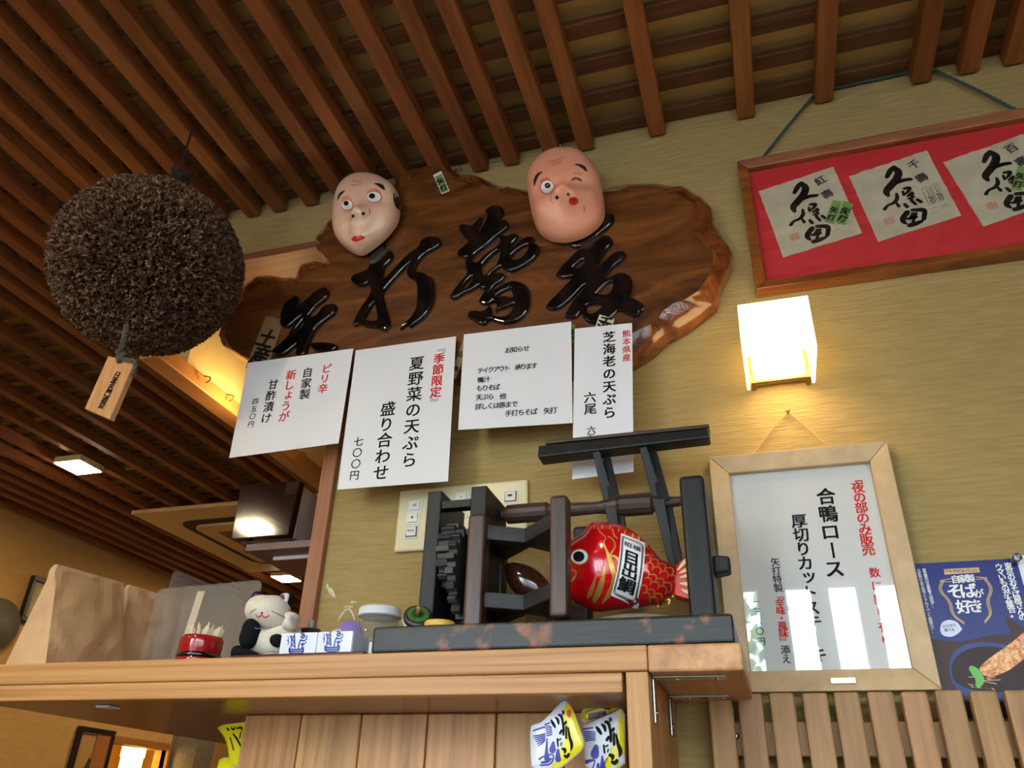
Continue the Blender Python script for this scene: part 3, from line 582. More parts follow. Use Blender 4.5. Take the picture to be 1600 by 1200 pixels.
mask('folk_mask', 'pink comic folk mask winking one eye with a puckered red mouth', (800, 210, 6.667), m2o, skin2, [
    ('eyelid', 'poly', [(285, 500), (310, 465), (370, 445), (410, 470), (380, 490), (310, 510)], crease, .0004),
    ('eye', 'ell', (366, 551, 76, 74), redl, .0006), ('eye', 'ell', (368, 551, 68, 66), eyew, .0010), ('pupil', 'ell', (372, 537, 31, 28), ink, .0014), ('pupil_slit', 'stroke', [(358, 543, 8), (386, 530, 8)], mat('slit_gold', srgb(150, 128, 80), .4), .0018),  # open eye: dark pupil with a gold slit across its centre
    ('closed_eye', 'poly', [(612, 490), (632, 458), (665, 446), (705, 455), (742, 497), (690, 472), (650, 474)], ink, .0008), ('closed_eye', 'poly', [(622, 484), (645, 462), (680, 456), (715, 476), (680, 470), (645, 474)], mat('wink_green', srgb(110, 112, 84), .5), .0012),
    ('eyelid', 'poly', [(630, 410), (680, 388), (730, 400), (750, 430), (680, 425)], blush, .0004),
    ('eyebrow', 'stroke', [(233, 532, 8), (242, 470, 26), (268, 420, 28), (312, 394, 8)], hair, .0006), ('eyebrow', 'stroke', [(662, 314, 8), (710, 322, 24), (748, 345, 28), (778, 388, 8)], hair, .0006),
    ('nostril', 'ell', (470, 660, 18, 21), ink, .0008), ('nostril', 'ell', (588, 627, 18, 18), mat('nostril_grey', srgb(70, 66, 54), .5), .0008),
    ('mouth', 'ell', (643, 698, 52, 44), redl, .0010), ('mouth', 'ell', (645, 690, 30, 20), mat('mouth_dark', srgb(150, 28, 22), .4), .0016),
    ('wrinkle', 'stroke', [(365, 282, 4), (440, 278, 9), (500, 255, 8), (548, 224, 4)], crease, .0004), ('wrinkle', 'stroke', [(380, 298, 4), (450, 300, 9), (535, 262, 4)], crease, .0004), ('wrinkle', 'stroke', [(405, 322, 4), (465, 320, 9), (530, 280, 4)], crease, .0004),
    ('wrinkle', 'stroke', [(405, 640, 4), (398, 690, 8), (430, 722, 4)], crease, .0004), ('wrinkle', 'stroke', [(745, 740, 4), (758, 780, 7), (748, 805, 4)], crease, .0004)],
    H=.046, bumps=[(535, 610, 110, 75, .014), (470, 665, 45, 40, .005), (590, 640, 45, 40, .005), (365, 540, 120, 100, -.006), (680, 470, 130, 70, -.006), (640, 710, 90, 75, .020), (760, 620, 130, 90, .008), (280, 760, 130, 140, .008)])
# ================================================================== red picture frame with three sake labels
frame_wood = tex('red_frame_wood', [(.3, srgb(92, 46, 20)), (.5, srgb(132, 72, 30)), (.75, srgb(164, 98, 44))], scale=(2, 8, 14), nscale=4, detail=6, rough=.3, coat=.4, bump=.08, distort=.8)
a = P(1153, 252, -.028); b = P(1180, 452, -.028); FX0 = (a.x+b.x)/2; FZ1, FZ0 = a.z, b.z; FX1 = P(1600, 172, -.028).x+.035; mw = .018
rf = thing('picture_frame', 'long brown wooden frame holding three sake labels on red backing', 'picture frame', ((FX0+FX1)/2, -.014, FZ0))
def moulding(parent, x0, x1, z0, z1, w_, yf, yb, m, yin=None):
    yin = yin if yin is not None else yf+.006
    for nm, quad in (('frame_rail', [(x0, z1), (x1, z1), (x1-w_, z1-w_), (x0+w_, z1-w_)]), ('frame_rail', [(x0+w_, z0+w_), (x1-w_, z0+w_), (x1, z0), (x0, z0)]), ('frame_stile', [(x0, z0), (x0, z1), (x0+w_, z1-w_), (x0+w_, z0+w_)]), ('frame_stile', [(x1-w_, z0+w_), (x1-w_, z1-w_), (x1, z1), (x1, z0)])):
        cx0, cx1, cz0, cz1 = x0+w_*.6, x1-w_*.6, z0+w_*.6, z1-w_*.6
        f = lambda p: (yin if (cx0 < p[0] < cx1 and cz0 < p[1] < cz1) else yf)
        mk(nm, hexa([(p[0], f(p), p[1]) for p in quad], [(p[0], yb, p[1]) for p in quad]), m, parent, bevel=.0015)
moulding(rf, FX0, FX1, FZ0, FZ1, mw, -.03, -.001, frame_wood, -.024)
mk('backing', box(FX0+mw*.8, FX1-mw*.8, -.010, -.004, FZ0+mw*.8, FZ1-mw*.8), mat('red_backing', srgb(196, 40, 44), .7), rf)
mk('glass', box(FX0+mw*.8, FX1-mw*.8, -.0175, -.0165, FZ0+mw*.8, FZ1-mw*.8), glass, rf)
washi = tex('washi', [(.3, srgb(182, 172, 144)), (.6, srgb(200, 192, 166)), (.8, srgb(210, 203, 182))], nscale=22, detail=7, rough=.9, bump=.3, bdist=.001, second=(srgb(190, 172, 128), 18, .68, .82))
CY = -.0115
cards = {1: crop(1180, 240, 7.06)([(38, 415), (862, 145), (1180, 875), (310, 1145)]), 2: crop(1320, 220, 7.058)([(45, 390), (905, 105), (1285, 822), (370, 1113)]),
         3: crop(1460, 200, 6.667)([(92, 355), (925, 62), (1300, 745), (512, 1028)])}
D2 = crop(1320, 220, 7.058); c2 = [P(*p, CY) for p in cards[2]]
KUBO = [[(540, 290, 34), (500, 330, 50), (465, 400, 34)], [(550, 300, 40), (600, 345, 60), (575, 420, 62), (505, 500, 62), (450, 560, 56), (478, 606, 30)], [(560, 470, 30), (640, 435, 38), (728, 425, 32)], [(570, 585, 22), (582, 640, 34), (540, 690, 28), (470, 712, 22), (440, 755, 30)], [(562, 680, 18), (595, 722, 28)],
        [(640, 560, 20), (652, 598, 24)], [(655, 528, 26), (725, 515, 32), (700, 560, 28), (668, 590, 16)], [(740, 572, 24), (695, 612, 22)], [(755, 580, 18), (722, 650, 28), (780, 700, 24)], [(660, 700, 26), (688, 730, 28)], [(800, 650, 26), (842, 676, 28)], [(700, 640, 18), (762, 622, 18)],
        [(745, 765, 30), (860, 760, 44), (885, 780, 38), (872, 862, 34)], [(690, 790, 44), (640, 850, 46), (640, 890, 40), (675, 915, 20)], [(750, 800, 22), (722, 860, 26)], [(692, 862, 22), (790, 840, 26)], [(785, 800, 26), (752, 895, 24)], [(715, 935, 40), (790, 912, 42), (852, 885, 26)]]
def card_map(dst):
    d = [P(*p, CY) for p in dst]; e1, e2 = c2[1]-c2[0], c2[3]-c2[0]; f1, f2 = d[1]-d[0], d[3]-d[0]; det = e1.x*e2.z-e1.z*e2.x
    def f(p):
        w_ = P(*D2([p[:2]])[0], CY)-c2[0]; u = (w_.x*e2.z-w_.z*e2.x)/det; v = (e1.x*w_.z-e1.z*w_.x)/det
        r = d[0]+f1*u+f2*v; return (r.x, r.z)
    return f
pxm = .00141/7.058
for k, (name2, lab) in {1: ('紅壽', 'cream washi sake label with two green slips pasted over its right side'), 2: ('千壽', 'cream washi sake label with two small printed outline boxes, middle of the red frame'), 3: ('百壽', 'cream washi sake label with one green slip, at the right end of the red frame')}.items():
    c = cards[k]; f = card_map(c); pts = []
    for i in range(4):
        a, b = c[i], c[(i+1) % 4]
        for j in range(14): t = j/14; jit = (.9 if i == 0 else .45) if j else 0; pts.append((a[0]+(b[0]-a[0])*t+random.uniform(-jit, jit), a[1]+(b[1]-a[1])*t+random.uniform(-jit, jit)))
    o = tag(mk('sake_label', prism([P(*p, CY) for p in pts], (0, .001, 0)), washi), lab, 'label', 'sake labels in the red frame')
    g = [ribbon([(*f(p), p[2]*pxm*1.12) for p in s]) for s in KUBO]
    mkflat('lettering', on_plane(join(*g), CY, .0004), ink, o)
    g = []
    for ch, (px, py) in zip(name2, ((762, 262), (848, 408))):
        x, z = f((px, py)); g.append(glyph2d(ch, x, z, 92*pxm, .42, False, .07))
    for row, (px, py, L) in enumerate(((960, 752, 60), (1060, 742, 110), (975, 800, 50), (1050, 722, 90))):
        for j in range(int(L/9)):
            x, z = f((px+j*9, py-j*3)); g.append(([(x, z), (x+.0011, z+.0003), (x+.001, z+.0011), (x, z+.0009)], [(0, 1, 2, 3)]))
    _sl = mkflat('small_lettering', on_plane(join(*g), CY, .0004), mat('ink_soft', srgb(58, 50, 62), .8), o); _sl['kind'] = 'stuff'
    g = []
    for s in ([(430, 870), (530, 835), (552, 905), (452, 932), (430, 870)], [(455, 862), (470, 922)], [(480, 853), (500, 915)], [(508, 846), (530, 905)], [(445, 890), (540, 862)], [(450, 910), (545, 885)]): g.append(ribbon([(*f(p), 5*pxm) for p in s], 0))
    mkflat('seal', on_plane(join(*g), CY, .0004), mat('seal_red', srgb(190, 92, 84), .8), o)
    if k == 2:
        g = []
        for bx in (0, 92):
            by = -34 if bx else 0
            s = [(855+bx, 525+by), (910+bx, 510+by), (925+bx, 520+by), (998+bx, 665+by), (990+bx, 690+by), (942+bx, 708+by), (925+bx, 695+by), (852+bx, 545+by), (855+bx, 525+by)]; g.append(ribbon([(*f(p), 4*pxm) for p in s], 0))
            for j, ch in enumerate('矢打'): x, z = f((950+bx+j*20, 628+by+j*38)); g.append(glyph2d(ch, x, z, 38*pxm, .42, False, .08))
            for j in range(5): x, z = f((900+bx+j*8, 540+by+j*14)); g.append(glyph2d('手打そば屋'[j], x, z, 13*pxm, .42, False, .08))
        mkflat('printed_boxes', on_plane(join(*g), CY, .0004), mat('ink_soft', srgb(58, 50, 62), .8), o)
    if k == 1:
        for lb5, q4 in (('small green slip on the leftmost sake label, next to its brush characters', [(858, 512), (958, 528), (870, 778), (765, 752)]), ('small green slip on the leftmost sake label, along its torn edge', [(978, 518), (1085, 555), (992, 788), (888, 765)])): slip('votive_sticker', lb5, crop(1180, 240, 7.06)(q4), CY-.0012, '矢打', green_slip, None, 'green slips on the sake labels', .1)
    if k == 3: slip('votive_sticker', 'small green slip pasted on the sake label at the right end', crop(1460, 200, 6.667)([(872, 395), (990, 412), (905, 655), (800, 632)]), CY-.0012, '矢打', green_slip, None, 'green slips on the sake labels', .1)
cord = mat('green_cord', srgb(58, 78, 76), .8)
r1 = [P(1192, 246, -.012), P(1230, 198, -.012), P(1271, 150, -.010)]; r2 = [P(1271, 150, -.010), P(1300, 139, -.006), P(1425, 112, -.006), P(1462, 110, -.010)]; r3 = [P(1462, 110, -.010), P(1530, 142, -.012), P(1592, 174, -.012)]
def rope(pts, r, tw=.006):
    L = [Vector(pts[0])]
    for a, b in zip(pts, pts[1:]):
        k = max(2, int((Vector(b)-Vector(a)).length/.004)); L += [Vector(a).lerp(Vector(b), j/k) for j in range(1, k+1)]
    g = []
    for s in (0, 2.1, 4.2):
        S = []
        for i, p in enumerate(L):
            d = (L[min(i+1, len(L)-1)]-L[max(0, i-1)]).normalized(); a = d.cross(Vector((0, 1, 0.01))).normalized(); b = d.cross(a); t = i*.9+s
            S.append(p+a*r*.55*math.cos(t)+b*r*.55*math.sin(t))
        g.append(tube(S, r*.62, 5))
    return join(*g)
mk('hanging_cord', rope(r1+r2[1:]+r3[1:], .0028), cord, rf, smooth=True)
# ================================================================== cube wall lamp
lx0, lx1, ly, lz0, lz1 = P(1152, 477, -.118).x, P(1262, 461, -.118).x, -.118, P(1276, 600, 0).z, P(1262, 461, -.118).z
lm = thing('wall_lamp', 'glowing frosted glass cube lamp on the wall below the red frame', 'lamp', ((lx0+lx1)/2, -.05, lz0))
shade = mat('lamp_shade_glow', (.95, .9, .8), .4, emit=(1.0, .74, .34), estr=4.0)
t = .005
mk('lamp_shade', join(box(lx0, lx1, ly, ly+t, lz0, lz1), box(lx0, lx0+t, ly+t, -.004, lz0, lz1), box(lx1-t, lx1, ly+t, -.004, lz0, lz1), box(lx0+t, lx1-t, ly+t, -.004, lz1-t, lz1)), shade, lm, bevel=.0015)
mk('mounting_plate', box(lx0+.012, lx1-.012, -.012, -.001, lz0+.008, lz1-.012), mat('lamp_plate', srgb(220, 200, 160), .4), lm)
mk('holder_rod', join(tube([(lx0+.012, -.02, lz0+.004), (lx1-.012, -.02, lz0+.004)], .004, 10), box(lx0+.007, lx0+.014, -.03, -.003, lz0-.001, lz0+.014), box(lx1-.014, lx1-.007, -.03, -.003, lz0-.001, lz0+.014)), brass, lm, smooth=False)
mk('bulb', ellipsoid(((lx0+lx1)/2, -.06, (lz0+lz1)/2), .024, .024, .03), mat('bulb_glow', (1, .9, .7), .4, emit=(1, .75, .4), estr=30), lm, smooth=True)
# ================================================================== framed menu card
ash = tex('ash_frame', [(.3, srgb(172, 144, 102)), (.7, srgb(190, 162, 120))], scale=(6, 6, 6), nscale=6, detail=7, rough=.45, bump=.06)
a = P(1107, 714, -.022); b = P(1386, 690, -.022); c = P(1463, 1078, -.022); MX0, MX1, MZ1, MZ0 = a.x, b.x, (a.z+b.z)/2, c.z
mf = thing('framed_menu', 'pale wooden frame with a glazed duck steak menu, resting on the slatted panel', 'picture frame', ((MX0+MX1)/2, -.011, MZ0))
moulding(mf, MX0, MX1, MZ0, MZ1, .0285, -.024, -.001, ash, -.018)
FY = -.008
mk('menu_card', box(MX0+.024, MX1-.024, FY, -.003, MZ0+.024, MZ1-.024), mat('menu_card_white', srgb(216, 216, 212), .8), mf)
mk('glass', box(MX0+.024, MX1-.024, -.0125, -.0115, MZ0+.024, MZ1-.024), glass, mf)
Gc = crop(1080, 640, 2.6095); q = lambda *p: Gc([p])[0]
rf2 = lambda text, a, b, size, **k: run(text, q(*a), q(*b), FY, size, **k)
letterset(FY, ink, mf, (rf2('合鴨ロース', (550, 355), (584, 650), .0245, weight=.06), rf2('厚切りカットステーキ', (440, 455), (519, 1000), .0205, weight=.06), rf2('矢打特製', (343, 622), (355, 728), .0118), rf2('添え', (384, 980), (388, 1018), .0118), rf2('一三五〇円', (262, 785), (286, 945), .0105)))
letterset(FY, red_ink, mf, (rf2('夜の部のみ販売', (680, 318), (722, 572), .0165, weight=.05), rf2('数に限り有り', (748, 665), (795, 945), .0135), rf2('「', (673, 284), (673, 284), .014), rf2('『辛味・風味』', (358, 760), (380, 945), .0118, weight=.07)))
mk('brand_plate', box((MX0+MX1)/2-.002, (MX0+MX1)/2+.03, -.0255, -.0238, MZ0+.009, MZ0+.017), mat('plate_silver', srgb(190, 180, 160), .3, metal=.8), mf, bevel=.0006)
pin = P(1231, 643, -.006)
mk('string', join(tube([P(1180, 706, -.008), P(1205, 672, -.006), pin], .0011, 5), tube([pin, P(1258, 666, -.006), P(1288, 692, -.008)], .0011, 5)), mat('twine', srgb(196, 160, 92), .9), mf)
mk('pin', lathe(pin+Vector((0, .006, 0)), [(.0012, 0), (.0012, .008), (.003, .008), (.0032, .011), (.0001, .012)], 12, (0, -1, 0)), steel, mf, smooth=True)
# ================================================================== slatted panel
slat_wood = tex('slat_cedar', [(.25, srgb(134, 96, 58)), (.5, srgb(156, 114, 72)), (.75, srgb(174, 132, 88))], scale=(22, 22, 1.2), nscale=4, detail=8, rough=.6, bump=.2, rand=.1)
sz1 = P(1300, 1081, -.045).z
sp = thing('slatted_panel', 'row of upright brown wooden slats below the framed menu', 'panel', (.2, -.03, .45))
for a, b in ((1105, 1143), (1151, 1189.5), (1201, 1240), (1252.5, 1292), (1302, 1342), (1354.5, 1396), (1407.5, 1449), (1461, 1504), (1515.5, 1559), (1570, 1615), (1626, 1671)):
    x0, x1 = P(a, 1083, -.045).x, P(b, 1083, -.045).x; mk('slat', box(x0, x1, -.045, -.027, .45, sz1+random.uniform(-.001, .001)), slat_wood, sp, bevel=.003)
zr = P(1149, 1128, -.027).z
mk('rail', box(P(1108, 1100, -.027).x, .5, -.0268, -.001, zr-.042, zr), slat_wood, sp, bevel=.002)
mk('rail', box(P(1108, 1100, -.027).x, .5, -.0268, -.001, .6, .64), slat_wood, sp, bevel=.002)
for sx in (1151.5, 1538, 1511): 
    c = P(sx-1, 1150, -.028); mk('screw', lathe((c.x, -.0266, c.z), [(.0042, 0), (.0042, .0012), (.001, .002)], 12, (0, -1, 0)), steel, sp, smooth=True)
# ================================================================== leaflet and sheet pinned at the right
Lc = crop(1400, 840, 4.615); q = lambda *p: Lc([p])[0]
LYp = -.004
lw = P(1588, 874, LYp).x-P(1427, 881, LYp).x; LX0, LZ1 = P(1427, 881, LYp).x, P(1427, 881, LYp).z; LX1 = LX0+lw; LZ0 = LZ1-.2
lf = tag(mk('leaflet', box(LX0, LX1, LYp, LYp+.0005, LZ0, LZ1), mat('leaflet_navy', srgb(26, 36, 110), .25, spec=.2)), 'glossy navy leaflet with white lettering and a noodle bowl picture', 'leaflet')
LL = lambda pts, y=LYp: [(P(*q(*p), y).x, P(*q(*p), y).z) for p in pts]
def flat(name, pts, m, e, sm=1):
    pp = LL(pts); pp = smooth_loop(pp, sm) if sm else pp
    pp = [(min(max(x, LX0), LX1), z) for x, z in pp]
    mkflat(name, ([(x, LYp-e, z) for x, z in pp], [tuple(range(len(pp)))]), m, lf)
flat('table_picture', [(228, 735), (480, 752), (700, 700), (830, 700), (780, 560), (900, 640), (1010, 680), (1040, 1300), (330, 1300)], mat('pic_brown', srgb(70, 48, 44), .3, spec=.15), .0003, 0)
flat('bowl_picture', [(380, 1000), (390, 850), (470, 780), (600, 750), (720, 760), (900, 800), (1040, 900), (1050, 1080), (900, 1200), (600, 1180), (450, 1120)], mat('pic_bowl', srgb(58, 74, 128), .3, spec=.15), .0006)
flat('soup_picture', [(395, 990), (410, 880), (500, 810), (620, 780), (800, 800), (1010, 900), (1010, 1060), (850, 1120), (600, 1110), (450, 1070)], mat('pic_soup', srgb(52, 34, 32), .3, spec=.15), .0008)
flat('tempura_picture', [(600, 930), (700, 850), (790, 790), (880, 720), (920, 680), (1000, 700), (1000, 830), (900, 890), (830, 950), (740, 990), (660, 1010), (610, 980)], tex('pic_tempura', [(.35, srgb(176, 96, 48)), (.5, srgb(222, 150, 92)), (.65, srgb(244, 200, 150))], nscale=260, detail=4, rough=.5, bump=0), .0011)
flat('greens_picture', [(520, 940), (545, 920), (600, 950), (625, 985), (640, 1040), (600, 1090), (570, 1080), (575, 1020), (540, 980)], mat('pic_green', srgb(92, 170, 62), .4), .0011)
for k in range(9):
    x0 = 480+random.uniform(0, 160); y0 = 980+random.uniform(0, 100); g = ribbon([(*p, .0011) for p in LL([(x0, y0), (x0+60, y0+random.uniform(-20, 25)), (x0+random.uniform(100, 170), y0+random.uniform(-10, 30))])]); mkflat('noodle_picture', on_plane(g, LYp, .0010), mat('pic_noodle', srgb(196, 150, 128), .5), lf)
flat('banner', [(345, 228), (598, 215), (605, 250), (350, 268)], mat('pic_gold', srgb(206, 172, 104), .4), .0004, 0)
flat('speech_cloud', [(315, 660), (330, 610), (380, 590), (440, 605), (470, 650), (480, 660), (440, 700), (390, 720), (330, 705)], mat('pic_cloud', srgb(206, 212, 232), .4), .0004)
lt = lambda text, a, b, size, **k: run(text, q(*a), q(*b), LYp, size, **k)
letterset(LYp-.0002, white_ink, lf, (lt('自家製', (428, 302), (535, 295), .0105, vert=False, weight=.06), lt('そば', (425, 388), (520, 385), .0195, vert=False, weight=.06), lt('が', (598, 405), (598, 405), .0115, vert=False), lt('好き', (490, 500), (575, 495), .0175, vert=False, weight=.06), lt('!', (622, 492), (622, 492), .016, vert=False, weight=.06),
    lt('ウマいものが大集合。', (742, 212), (845, 560), .0088, weight=.06), lt('東京のおそば屋さんの', (808, 205), (912, 575), .0088, weight=.06), lt('東京都内の自家製そば店が、', (203, 235), (268, 495), .0044, weight=.05), lt('自家製の品や地域エリアのイベント情報など、', (163, 238), (268, 680), .0044, weight=.05)))
mkflat('small_lettering', on_plane(join(lt('ウマいものコレクション', (362, 243), (580, 236), .0046, vert=False), lt('ふらから', (345, 640), (420, 632), .0042, vert=False), lt('食べる', (360, 668), (410, 664), .0042, vert=False)), LYp, .0006), mat('ink_navy', srgb(28, 32, 84), .5), lf)
gold = mat('pic_gold', srgb(206, 172, 104), .4); g = []
for s in (0, 9, 18):
    g.append(ribbon([(*p, .0007) for p in LL([(345-s, 312), (318-s, 380), (400-s, 460), (415-s, 560), (492, 612+s*.8)])])); g.append(ribbon([(*p, .0007) for p in LL([(635+s, 300), (685+s, 370), (645+s, 460), (680+s, 550), (640, 602+s*.8)])]))
for s in ([(320, 312), (398, 295)], [(320, 318), (398, 318)], [(575, 285), (655, 290)], [(578, 302), (655, 296)]): g.append(ribbon([(*p, .0009) for p in LL(s)]))
mkflat('line_drawing', on_plane(join(*g), LYp, .0006), gold, lf)
ws = tag(mk('blank_sheet', box(LX1-.006, LX1+.14, -.0032, -.0028, LZ1-.18, LZ1+.004), white_paper), 'blank white sheet pinned beside the navy leaflet', 'paper')
c = P(1586, 875, -.006); pn = thing('push_pin', 'clear plastic push pin holding the navy leaflet corner', 'pin', c)
clear = mat('clear_plastic', (1, 1, 1), .05, trans=1, ior=1.4)
mk('pin_head', lathe(c, [(.0015, 0), (.0055, .001), (.0058, .003), (.003, .005), (.0028, .010), (.0056, .012), (.0058, .014), (.001, .015)], 16, (0, -1, 0)), clear, pn, smooth=True)
mk('pin_shaft', tube([c, c+Vector((0, .006, 0))], .0006, 6), steel, pn)
# ================================================================== switch plate
ivory = mat('ivory_plastic', srgb(214, 204, 166), .3, coat=.2); wsw = mat('switch_white', srgb(220, 216, 206), .35)
X0, X1, Z0, Z1 = -.594, -.3565, H0+.409, H0+.522
sw = thing('switch_plate', 'wide ivory switch plate on the wall behind the wooden reeler', 'switch', ((X0+X1)/2, -.004, Z0))
mk('plate', box(X0, X1, -.009, -.001, Z0, Z1), ivory, sw, bevel=.004, seg=3)
for px, py, dark, txt in ((649, 791, 0, '入灯'), (645.5, 810, 0, '換'), (643, 831, 1, 'サービ'), (722, 778, 0, '入'), (720, 800, 0, '消'), (798, 776, 1, '換気'), (796, 798, 0, '強')):
    c = P(px, py, -.01)
    b_ = mk('switch_bezel', box(c.x-.013, c.x+.013, -.0105, -.009, c.z-.0115, c.z+.0115), wsw, sw, bevel=.001)
    if dark: mk('indicator', box(c.x-.0105, c.x+.0105, -.0112, -.0105, c.z-.009, c.z+.009), mat('switch_dark', srgb(70, 50, 40), .4), b_)
    k = mk('rocker', hexa([(c.x-.009, -.0125, c.z-.0075), (c.x+.009, -.0125, c.z-.0075), (c.x+.009, -.0145, c.z+.0075), (c.x-.009, -.0145, c.z+.0075)], [(c.x-.009, -.0105, c.z-.0075), (c.x+.009, -.0105, c.z-.0075), (c.x+.009, -.0105, c.z+.0075), (c.x-.009, -.0105, c.z+.0075)]), wsw, b_, bevel=.0006)
    g = join(*[glyph2d(ch, c.x-.002*(len(txt)-1)+.004*i, c.z+.0006, .0042, 0, False, .06) for i, ch in enumerate(txt)]); mkflat('marking', on_plane(g, -.0146, .0004), ink, k)
# ================================================================== cabinet with the deep top shelf
def cedar(name, scale, **k):
    return tex(name, [(.3, srgb(134, 88, 44)), (.42, srgb(170, 120, 68)), (.58, srgb(188, 138, 84)), (.8, srgb(202, 154, 102))], scale=scale, nscale=3.4, detail=7, rough=.42, spec=.4, bump=.08, **k)
cedar_x = cedar('cedar_along', (.5, 20, 44), distort=.35); cedar_z = cedar('cedar_upright', (20, 20, .7), rand=.06, distort=.4); cedar_y = cedar('cedar_deep', (18, .8, 18)); 
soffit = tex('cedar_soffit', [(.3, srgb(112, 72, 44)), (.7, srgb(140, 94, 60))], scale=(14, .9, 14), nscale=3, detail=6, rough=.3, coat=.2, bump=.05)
DZ = H0+.1902; DB = H0+.139; SF = -.27; SXL = -1.128; SXR = -.1327
cab = thing('shelf_cabinet', 'orange cedar open cabinet with a deep overhanging top shelf', 'cabinet', (-.6, -.2, 0))
def L_deck(z0, z1, yf, xl): return prism([(xl, yf, z0), (SXR, yf, z0), (SXR, -.001, z0), (JX-.004, -.001, z0), (JX-.004, .42, z0), (xl, .42, z0)], (0, 0, z1-z0))
mk('top_board', L_deck(H0+.1612, DZ, SF, SXL), cedar_x, cab, bevel=.002)
mk('apron', box(SXL+.004, SXR-.03, SF+.0015, SF+.022, DB, H0+.1608), cedar_x, cab, bevel=.0015)
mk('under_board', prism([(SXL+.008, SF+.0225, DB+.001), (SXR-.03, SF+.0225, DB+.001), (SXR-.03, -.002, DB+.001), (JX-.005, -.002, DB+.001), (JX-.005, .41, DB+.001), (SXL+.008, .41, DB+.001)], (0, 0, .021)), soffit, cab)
px0 = P(977.5, 1059, SF).x
mk('post', box(px0, SXR, SF, SF+.03, 0, H0+.1608), cedar_z, cab, bevel=.0015)
mk('side_panel', box(px0+.004, SXR-.0005, SF+.0302, -.012, 0, H0+.1608), cedar_z, cab)
pyv = -.098
edges = [383, 471, 565, 668, 775, 880, 978]
for a, b in zip(edges, edges[1:]): mk('board', box(P(a, 1118, pyv).x+.0008, P(b, 1118, pyv).x-.0008, pyv, pyv+.014, 0, DB+.0005), cedar_z, cab, bevel=.0022)
zc = P(170, 1103, -.2); c = PZ(169, 1104, DB)
mk('plate_fitting', box(c.x-.012, c.x+.012, c.y-.012, c.y+.012, DB-.0025, DB+.0005), mat('fitting_white', srgb(206, 200, 186), .5), cab, bevel=.001)
sb = thing('bracket_shelf', 'short cedar board on two steel angle brackets beside the cabinet', 'shelf', (-.08, -.14, H0+.17))
BX1 = P(1158, 1003, SF).x
mk('board', box(SXR+.0004, BX1, SF, -.026, H0+.160, DZ), tex('cedar_endgrain', [(.3, srgb(150, 100, 58)), (.6, srgb(196, 144, 92)), (.8, srgb(206, 156, 104))], scale=(10, .8, 10), nscale=4, detail=6, rough=.45, bump=.08, distort=.6), sb, bevel=.003)
for k, (ty, tx) in enumerate(((1027, 1124), (1069, 1133))):
    yy = [-.236, -.085][k]; xe = PZ([1124, 1133][k], [1031, 1070][k], H0+.16).x; zb = PX([1028, 1057][k], [1136, 1158][k], SXR).z
    br = mk('angle_bracket', join(box(SXR+.0005, xe, yy-.009, yy+.009, H0+.1575, H0+.16), box(SXR+.0005, SXR+.003, yy-.009, yy+.009, zb, H0+.1575)), steel, sb, bevel=.001)
    for cx in (.35, .9): mk('screw', lathe((SXR+(xe-SXR)*cx, yy, H0+.1575), [(.0038, 0), (.0038, .0012), (.001, .002)], 10, (0, 0, -1)), steel, br, smooth=True)
    mk('screw', lathe((SXR+.003, yy, zb+.012), [(.0038, 0), (.0038, .0012), (.001, .002)], 10, (1, 0, 0)), steel, br, smooth=True)
# ================================================================== wooden silk reeler
black_wood = tex('charred_wood', [(.3, srgb(13, 13, 15)), (.55, srgb(24, 24, 26)), (.8, srgb(38, 38, 40))], scale=(14, 14, 1.4), nscale=5, detail=8, rough=.5, spec=.35, bump=.3, second=(srgb(86, 62, 44), 11, .66, .8))
brown_wood = tex('aged_brown', [(.3, srgb(40, 26, 20)), (.55, srgb(64, 42, 33)), (.8, srgb(88, 60, 46))], scale=(14, 14, 1.4), nscale=5, detail=8, rough=.38, bump=.25, second=(srgb(170, 112, 66), 13, .7, .82))
brown_x = tex('aged_brown_x', [(.3, srgb(44, 32, 27)), (.55, srgb(66, 48, 40)), (.8, srgb(92, 68, 54))], scale=(1.4, 14, 14), nscale=5, detail=8, rough=.42, bump=.3)
grey_wood = tex('greyed_wood', [(.3, srgb(28, 28, 28)), (.55, srgb(46, 45, 43)), (.8, srgb(68, 66, 62))], scale=(4, 4, 14), nscale=5, detail=8, rough=.5, bump=.25)
base_wood = tex('worn_base', [(.3, srgb(14, 13, 14)), (.55, srgb(24, 23, 24)), (.8, srgb(38, 34, 34))], scale=(1.2, 12, 16), nscale=5, detail=8, rough=.42, bump=.3, second=(srgb(132, 80, 42), 19, .55, .62))
rl = thing('silk_reeler', 'old dark wooden hand reeler with gear wheels and winding frames on a worn plank', 'reeler', (-.4, -.15, DZ))
by = -.264; bz1 = P(1142, 957, by).z; bx0, bx1 = P(580, 1005, by).x, P(1146, 975, by).x
g = box(bx0, bx1, by, -.034, DZ+.0005, bz1)
mk('base', g, base_wood, rl, bevel=.004, seg=3)
bzl = bz1+.0003
for nm, a, b, top in (('side_plank', 668.7, 690.6, 767), ('side_plank', 736.5, 760.6, 759)):
    pa, pb = P(a, top, -.2), P(b, top, -.2); mk(nm, box(pa.x, pb.x, -.2, -.1, bzl, (pa.z+pb.z)/2), black_wood, rl, bevel=.002)
    if top == 767: axA = pb.x
    else: bxB0, bxB1 = pa.x, pb.x
z = P(715, 790, -.19).z; mk('tie_bar', box(axA, bxB0, -.198, -.18, z-.006, z+.006), black_wood, rl, bevel=.001)
mk('back_panel', box(axA, bxB0, -.108, -.1, bzl, z-.01), black_wood, rl)
